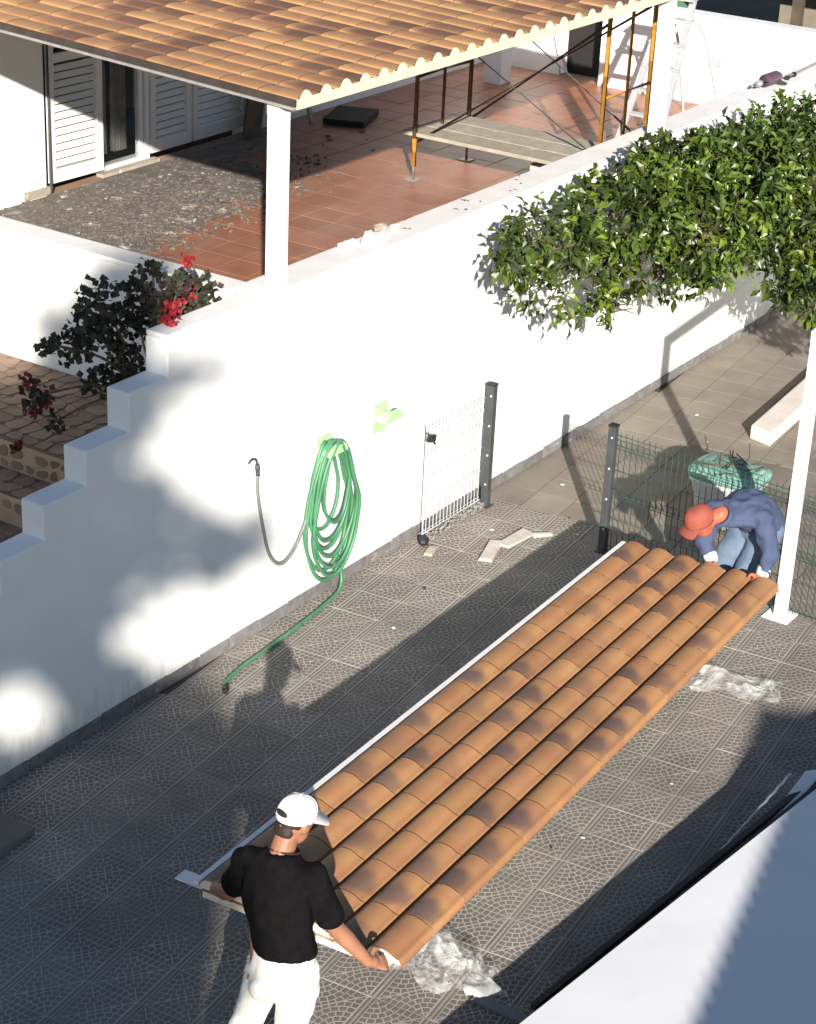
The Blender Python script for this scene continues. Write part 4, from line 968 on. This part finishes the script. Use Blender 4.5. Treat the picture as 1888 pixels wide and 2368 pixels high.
for s_ in (-1, 1): b.ell(HC+hside*s_*.077-hup*.01, (.022, .010, .032), hrot, 10, 6)          # ears
b.ell(HC+HD*.088-hup*.06, (.012, .026, .009), hrot, 8, 5)                                     # mouth
b.cap(NK-Vector((.03, 0, .05)), HC-hup*.06-HD*.02, .060, .054)
b.loft([ering((5.94,-3.07,.90), S1, F1, .13, .09), ering((5.98,-3.03,1.1), S1, F1, .13, .09), ering((6.02,-3.0,1.33), S1, F1, .125, .08), ering((6.05,-2.99,1.43), S1, F1, .10, .06)])
for sh, el, wr in ((SHL, ELL, WRL), (SHR, ELR, WRR)):
    b.cap(Vector((6.03,-2.99,1.35)), sh, .045, .040); b.cap(sh, el, .042, .041); b.cap(el, el.lerp(wr, .35), .041, .043); b.cap(el.lerp(wr, .3), wr, .043, .027)
for hp, kn, ft in ((HPL, KNL, FTL), (HPR, KNR, FTR)):
    b.cap(hp, kn, .075, .05); b.cap(kn, kn.lerp(ft, .35), .05, .052); b.cap(kn.lerp(ft, .3), ft, .05, .034)
hand(b, WRR, (.75, -.35, -.40), (-.15, -.6, -.75), (.55, .65, -.25)); hand(b, WRL, (.75, .45, -.30), (-.15, .6, -.75), (.6, -.6, -.2))
remesh('body', b, .0055, M['skin'], m1, 3)
b = MB()   # hair at the nape and temples
b.ell(HC-HD*.012+hup*.008, (.086, .076, .076), hrot); b.ell(HC-HD*.052-hup*.055, (.036, .058, .045), hrot)
remesh('hair', b, .007, M['hair'], m1, 3)
b = MB()   # T-shirt
b.loft([ering((5.957,-3.09,1.035), S1, F1, .154, .122), ering((5.960,-3.08,1.07), S1, F1, .154, .122), ering((5.970,-3.055,1.13), S1, F1, .152, .116), ering((6.0,-3.015,1.27), S1, F1, .166, .120), ering((6.03,-2.995,1.375), S1, F1, .165, .105), ering((6.045,-2.99,1.43), S1, F1, .125, .082), ering((6.06,-2.985,1.468), S1, F1, .085, .072)])
for sh, el in ((SHL, ELL), (SHR, ELR)):
    b.cap(Vector((6.03,-2.99,1.375)), sh, .070, .068); b.cap(sh, sh.lerp(el, .74), .067, .065)
remesh('t_shirt', b, .010, M['tee'], m1, 4, .013, 8.0, (1, 1, .5))
b = MB(); b.tube([p for p in ering(NK-Vector((-.012, 0, .012)), S1, (F1+Vector((0, 0, -.25))), .071, .066, 20)]+[ering(NK-Vector((-.012, 0, .012)), S1, (F1+Vector((0, 0, -.25))), .071, .066, 20)[0]], .006, 6); b.build('shirt_collar', M['hair'], m1)
b = MB()   # trousers
b.loft([ering((5.945,-3.11,.82), S1, F1, .148, .116), ering((5.945,-3.105,.90), S1, F1, .154, .120), ering((5.95,-3.10,.98), S1, F1, .150, .114), ering((5.957,-3.09,1.06), S1, F1, .132, .10)])
for hp, kn, ft in ((HPL, KNL, FTL), (HPR, KNR, FTR)):
    b.cap(hp+Vector((0, 0, -.03)), kn, .088, .070); b.cap(kn, kn.lerp(ft, .9), .069, .058)
b.ell((5.885,-3.055,.89), (.10,.08,.09)); b.ell((5.915,-3.165,.89), (.10,.08,.09))
remesh('trousers', b, .010, M['trouser'], m1, 4, .013, 8.0, (1, 1, .8))
for ft, nm in ((FTL, 'shoe'), (FTR, 'shoe')):
    b = MB(); b.cap(ft+Vector((-.05, 0, -.045)), ft+Vector((.15, .01, -.052)), .045, .038); b.cap(ft+Vector((-.02, 0, 0)), ft+Vector((.0, 0, -.04)), .042, .046); remesh('shoe', b, .010, M['shoe'], m1, 2)
# cap: crown, brim, back opening, strap
cp = None
b = MB(); rings = []; cu = (hup*.92-HD*.18).normalized(); cf = cu.cross(hside).normalized()*-1
cf = (HD-cu*HD.dot(cu)).normalized(); cb = HC+hup*.022-HD*.004
for t in range(0, 9):
    a = math.pi/2*t/8.4; rings.append(ering(cb+cu*.098*math.sin(a), hside, cf, .083*math.cos(a)**.75, .101*math.cos(a)**.75, 28))
rings = [ering(cb-cu*.016, hside, cf, .0825, .100, 28)]+rings
b.loft(rings); cp = b.build('cap', M['cap'], m1, smooth=True)
b = MB(); outer = []; inner = []
for k in range(15):
    t = -1.15+2.3*k/14; outer.append(cb+cf*(.094+.068*math.cos(t)**.8)+hside*.098*math.sin(t)-cu*(.020+.018*math.sin(t)**2)); inner.append(cb+cf*.095*math.cos(t)+hside*.081*math.sin(t)-cu*.010)
b.loft([inner, outer, [p-cu*.005 for p in outer], [p-cu*.005 for p in inner]], closed=False); b.build('brim', M['cap'], cp, smooth=True)
for q in range(6):
    b = MB(); a0 = math.pi*q/6*2; pts_ = []
    for t in range(0, 9):
        a = math.pi/2*t/8.6; pts_.append(cb+cu*.0985*math.sin(a)+(hside*.0835*math.cos(a0)+cf*.1015*math.sin(a0))*math.cos(a)**.75)
    b.tube(pts_, .0016, 5); b.build('seam', M['cap'], cp)
b = MB(); oc = cb-cf*.091+cu*.024; b.ell(oc, (.014, .036, .018), Matrix(((cf*.9+cu*.4).normalized(), hside, (cu*.9-cf*.4).normalized())).transposed()); b.build('back_opening', M['black'], cp, smooth=True)
b = MB(); b.ell(cb+cu*.099, (.008, .008, .005)); b.build('top_button', M['cap'], cp, smooth=True)

# ---- the man at the far end, bent over in a navy jacket
m2 = empty('person', (11.98, -2.68, 0), 'man in navy jacket and jeans bent over at the far end of the panel', 'person')
F2 = Vector((-.93, .36, 0)).normalized(); S2 = Vector((-.36, -.93, 0)).normalized() * -1    # S2: his right (+y)
HP = Vector((11.99, -2.69, .84)); CH = Vector((11.765, -2.625, .99)); NK2 = Vector((11.655, -2.53, .965)); HC2 = Vector((11.575, -2.425, .915))
HD2 = Vector((-.62, .38, -.70)).normalized()
SHa, SHb = Vector((11.70, -2.44, .95)), Vector((11.75, -2.80, .965))
ELa, ELb = Vector((11.62, -2.44, .74)), Vector((11.70, -2.90, .76))
WRa, WRb = Vector((11.60, -2.53, .635)), Vector((11.595, -2.90, .635))
HA, HB = HP+S2*.09+Vector((0, 0, -.02)), HP-S2*.09+Vector((0, 0, -.02))
KA, KB = Vector((11.82, -2.48, .46)), Vector((11.80, -2.68, .46)); FA, FB = Vector((11.98, -2.42, .09)), Vector((11.96, -2.60, .09))
h2s = HD2.cross(Vector((0, 0, 1))).normalized(); h2u = h2s.cross(HD2).normalized(); h2r = Matrix((HD2, -h2s, h2u)).transposed()
b = MB()
b.ell(HC2, (.096, .078, .108), h2r); b.ell(HC2+HD2*.02-h2u*.06, (.07, .062, .06), h2r); b.cap(HC2+HD2*.095, HC2+HD2*.11-h2u*.02, .010, .014, 8)
for s_ in (-1, 1): b.ell(HC2+h2s*s_*.08, (.022, .011, .034), h2r, 10, 6)
b.cap(NK2, HC2-h2u*.03-HD2*.02, .062, .060)
tdir = (CH-HP).normalized(); tfr = tdir.cross(S2).normalized()
b.loft([ering(HP, S2, tfr, .14, .10), ering(HP.lerp(CH, .5), S2, tfr, .14, .10), ering(CH, S2, tfr, .16, .10), ering(NK2, S2, tfr, .08, .07)])
for sh, el, wr in ((SHa, ELa, WRa), (SHb, ELb, WRb)):
    b.cap(CH, sh, .06, .06); b.cap(sh, el, .055, .045); b.cap(el, wr, .044, .030)
for hp, kn, ft in ((HA, KA, FA), (HB, KB, FB)): b.cap(hp, kn, .08, .055); b.cap(kn, ft, .055, .038)
hand(b, WRa, (-.80, .10, -.35), (0, .8, -.6), (-.2, -.3, -.9)); hand(b, WRb, (-.85, .15, -.35), (0, -.8, -.6), (-.2, .3, -.9))
remesh('body', b, .007, M['skinred'], m2, 3)
b = MB()
b.loft([ering(HP-tdir*.06, S2, tfr, .178, .14), ering(HP, S2, tfr, .182, .145), ering(HP.lerp(CH, .4)+Vector((0, 0, .04)), S2, tfr, .185, .145), ering(HP.lerp(CH, .75)+Vector((0, 0, .035)), S2, tfr, .19, .138), ering(CH, S2, tfr, .185, .118), ering(CH.lerp(NK2, .6), S2, tfr, .14, .10), ering(NK2, S2, tfr, .085, .078)])
for sh, el, wr in ((SHa, ELa, WRa), (SHb, ELb, WRb)):
    b.cap(CH, sh, .085, .076); b.cap(sh, el, .074, .062); b.cap(el, el.lerp(wr, .72), .060, .048)
remesh('jacket', b, .011, M['navy'], m2, 5, .011, 9.0)
b = MB(); c2u = (h2u*.9-HD2*.25).normalized(); c2f = (HD2-c2u*HD2.dot(c2u)).normalized(); c2b = HC2+h2u*.02
rings = [ering(c2b-c2u*.02, h2s, c2f, .092, .112, 24)]
for t in range(0, 9):
    a = math.pi/2*t/8.4; rings.append(ering(c2b+c2u*.105*math.sin(a), h2s, c2f, .092*math.cos(a)**.75, .112*math.cos(a)**.75, 24))
b.loft(rings); cp2 = b.build('cap', M['redcap'], m2, smooth=True)
b = MB(); outer = []; inner = []
for k in range(13):
    t = -1.15+2.3*k/12; outer.append(c2b+c2f*(.105+.06*math.cos(t)**.8)+h2s*.098*math.sin(t)-c2u*(.026+.016*math.sin(t)**2)); inner.append(c2b+c2f*.104*math.cos(t)+h2s*.088*math.sin(t)-c2u*.012)
b.loft([inner, outer, [p-c2u*.005 for p in outer], [p-c2u*.005 for p in inner]], closed=False); b.build('brim', M['redcap'], cp2, smooth=True)
b = MB(); b.tube(ering(NK2+tdir*.01, S2, tfr, .088, .08, 20)+[ering(NK2+tdir*.01, S2, tfr, .088, .08, 20)[0]], .018, 8); b.build('collar', M['navy'], m2, smooth=True)
for el, wr in ((ELa, WRa), (ELb, WRb)):
    b = MB(); b.cap(el.lerp(wr, .72), el.lerp(wr, .86), .050, .047); b.build('cuff', M['whiteglove'], m2, smooth=True)
b = MB()
b.loft([ering(HP-Vector((0, 0, .10)), S2, F2, .175, .14), ering(HP-Vector((0, 0, .0)), S2, F2, .18, .14), ering(HP+Vector((-.02, .0, .06)), S2, F2, .16, .12)])
for hp, kn, ft in ((HA, KA, FA), (HB, KB, FB)): b.cap(hp, kn, .105, .085); b.cap(kn, kn.lerp(ft, .9), .083, .068)
remesh('jeans', b, .011, M['denim'], m2, 4, .008, 7.0)
for ft in (FA, FB):
    b = MB(); b.cap(ft+Vector((.04, 0, -.045)), ft+Vector((-.15, .03, -.052)), .045, .038); b.cap(ft+Vector((0, 0, 0)), ft+Vector((0, 0, -.04)), .042, .046); remesh('shoe', b, .011, M['shoe'], m2, 2)

# ================================================================== BEYOND THE END WALL
cpt = empty('carport', (27, 5, 0), 'dark-roofed carport beyond the end wall', 'carport')
b = MB(); b.prism([(25.0, 6.2, 2.55), (33, 6.2, 3.3), (33, 13, 3.3), (25.0, 13, 2.55)], (0, 0, .08)); b.prism([(23.8, .2, 2.55), (33, .2, 3.3), (33, 6.19, 3.3), (23.8, 6.19, 2.55)], (0, 0, .08)); b.build('roof', M['darkroof'], cpt)
for x, y in ((23.9, .5), (23.9, 2.4), (23.9, 4.3), (25.2, 6.5)):
    b = MB(); b.box((x, y, -.05), (x+.12, y+.12, 2.56)); b.build('post', M['wood_dark'], cpt)
b = MB(); b.box((25.6, 1.2, -.05), (25.75, 3.4, 2.5)); b.build('screen_wall', M['beige'], cpt)
b = MB()
for z in (1.35, 1.5, 1.65): b.box((23.6, 2.2, z), (23.63, 2.56, z+.04))
for y in (2.2, 2.36, 2.52): b.box((23.57, y, -.05), (23.60, y+.04, 1.69))
tag(b.build('white_trellis', M['whitepaint']), 'small white trellis behind the end wall', 'trellis')
b = MB(); rings = []
for r, z in ((.03, 2.62), (.5, 2.42), (.95, 2.05)):
    rings.append([(22.0+r*math.cos(2*math.pi*k/8), 4.0+r*math.sin(2*math.pi*k/8), z) for k in range(8)])
b.loft(rings, cap=False)
pa = empty('parasol', (22.0, 4.0, -.06), 'green parasol canopy showing above the end wall', 'parasol'); b.build('canopy', M['tarp'], pa)
b = MB(); b.tube([(22.0, 4.0, -.06), (22.0, 4.0, 2.6)], .025, 8); b.build('pole', M['whitepaint'], pa)
hd = empty('hedge', (22.8, 3.0, 0), 'dark leafy hedge growing behind the end wall', 'hedge'); b = MB()
for _ in range(5200):
    p = Vector((random.uniform(22.3, 23.3), random.uniform(-3, 6.5), random.uniform(.1, 1.75+.2*math.sin(random.random()*6)))); t = random.uniform(.4, 1.2); leaf(b, p, rdir(), Vector((-.5, -.3, .8))+rdir()*.6, .12, .07, (t, t, t))
b.build('foliage', M['hedge'], hd, kind='stuff', recenter=False)
b = MB(); b.box((22.55, -3, -.05), (23.05, 6.4, 1.5)); b.build('core', M['hedge'], hd)

# ================================================================== WHAT STANDS BEHIND THE VIEWPOINT (casts the shade)
def px(p):
    d = Vector(p)-CAM; z = d.dot(fwd); return 944+4642*d.dot(r2)/z, 1184-4642*d.dot(u2)/z
def el(x, y, cx, cy, rx, ry): return ((x-cx)/rx)**2+((y-cy)/ry)**2
def shade(pnt, wall):
    x, y = px(pnt)
    if wall == 2: return x < 400 and y > 600
    if wall:
        nq = Vector((x/95, y/95, 0)); x += 60*noise.noise(nq)+25*noise.noise(nq*2.6); y += 50*noise.noise(nq+Vector((7, 3, 1)))+22*noise.noise(nq*2.6+Vector((1, 9, 4)))
        lit = min(el(x, y, 480, 1035, 185, 135), el(x, y, 405, 1440, 170, 110), el(x, y, 40, 1640, 140, 95), el(x, y, 600, 1120, 130, 80))
        if lit < 1.5 and random.random() > (lit-.75)/.75: return False
        if el(x, y, 430, 880, 160, 55) < 1: return random.random() < .22
        if el(x, y, 540, 1260, 110, 50) < 1: return random.random() < .55
        return x < 330+.30*max(0, y-900) and y > 850 and x < 520
    if y < 1480: return False
    if y < 1750: return x < 430+.40*(y-1480)
    if y < 1980: return x < 560
    return x < 540-(y-1980)*.22
ct = empty('shade_tree', (-15.2, -18.0, 0), 'tall broadleaf tree whose shade dapples the white wall', 'tree')
b = MB(); TD = 28.0; cnt = 0
for q_ in range(9400):
    wall = 1 if q_ < 4700 else (2 if q_ < 5100 else 0)
    if wall == 2: p = Vector((random.uniform(8.0, 9.4), .55, random.uniform(1.5, 2.75)))
    elif wall: p = Vector((random.uniform(5.2, 11.5), 0, random.uniform(0, 2.6)))
    else: p = Vector((random.uniform(3.5, 10.5), random.uniform(-3.6, 0), 0))
    if not shade(p, wall): continue
    c = p-SD*(TD+jit(2.2))+rdir()*.05; t = random.uniform(.7, 1.2)
    leaf(b, c, rdir(), -SD+rdir()*.5, .22, .18, (t, t, t), .1); cnt += 1
b.build('crown', M['leaf'], ct, kind='stuff', recenter=False)
b = MB(); b.tube(catmull([(-15.2,-18.0,-.06), (-15.3,-17.9,4), (-15.2,-18.0,8), (-15.4,-18.2,12.2)], 4), [.3-.018*k for k in range(13)], 10); b.build('trunk', M['bark'], ct, smooth=True)
nh = empty('near_house', (-1, -13, 0), 'neighbouring house whose roof shades the stacked panels', 'house')
def back(p, t): return Vector(p)-SD*t
q0, q1 = back((7.40,-4.60,.33), 8.2), back((9.10,-4.32,.45), 8.2)
ed = (q1-q0).normalized()
c0, c1 = q0-ed*2.6, q1+ed*.9
rd = Vector((.25, -1.0, .12))*4.5
b = MB(); b.prism([c0, c1, c1+rd, c0+rd], (0, 0, -.12)); b.build('roof', M['houseroof'], nh)
b = MB()
for k in range(40):
    p = c0.lerp(c1, (k+.5)/40)+Vector((0, .02, -.03)); b.tube([p+Vector((-.02, .07, 0)), p-Vector((-.1, .4, -.05))], .06, 8)
b.build('eaves_tiles', M['houseroof'], nh)
b = MB(); zt = c0.z-.2; b.prism([(c0.x+.3, c0.y-.9, -.06), (c1.x-.2, c1.y-.9, -.06), (c1.x+rd.x-.2, c1.y+rd.y+.3, -.06), (c0.x+rd.x+.3, c0.y+rd.y+.3, -.06)], (0, 0, zt+.06)); b.build('wall', M['plaster2'], nh)
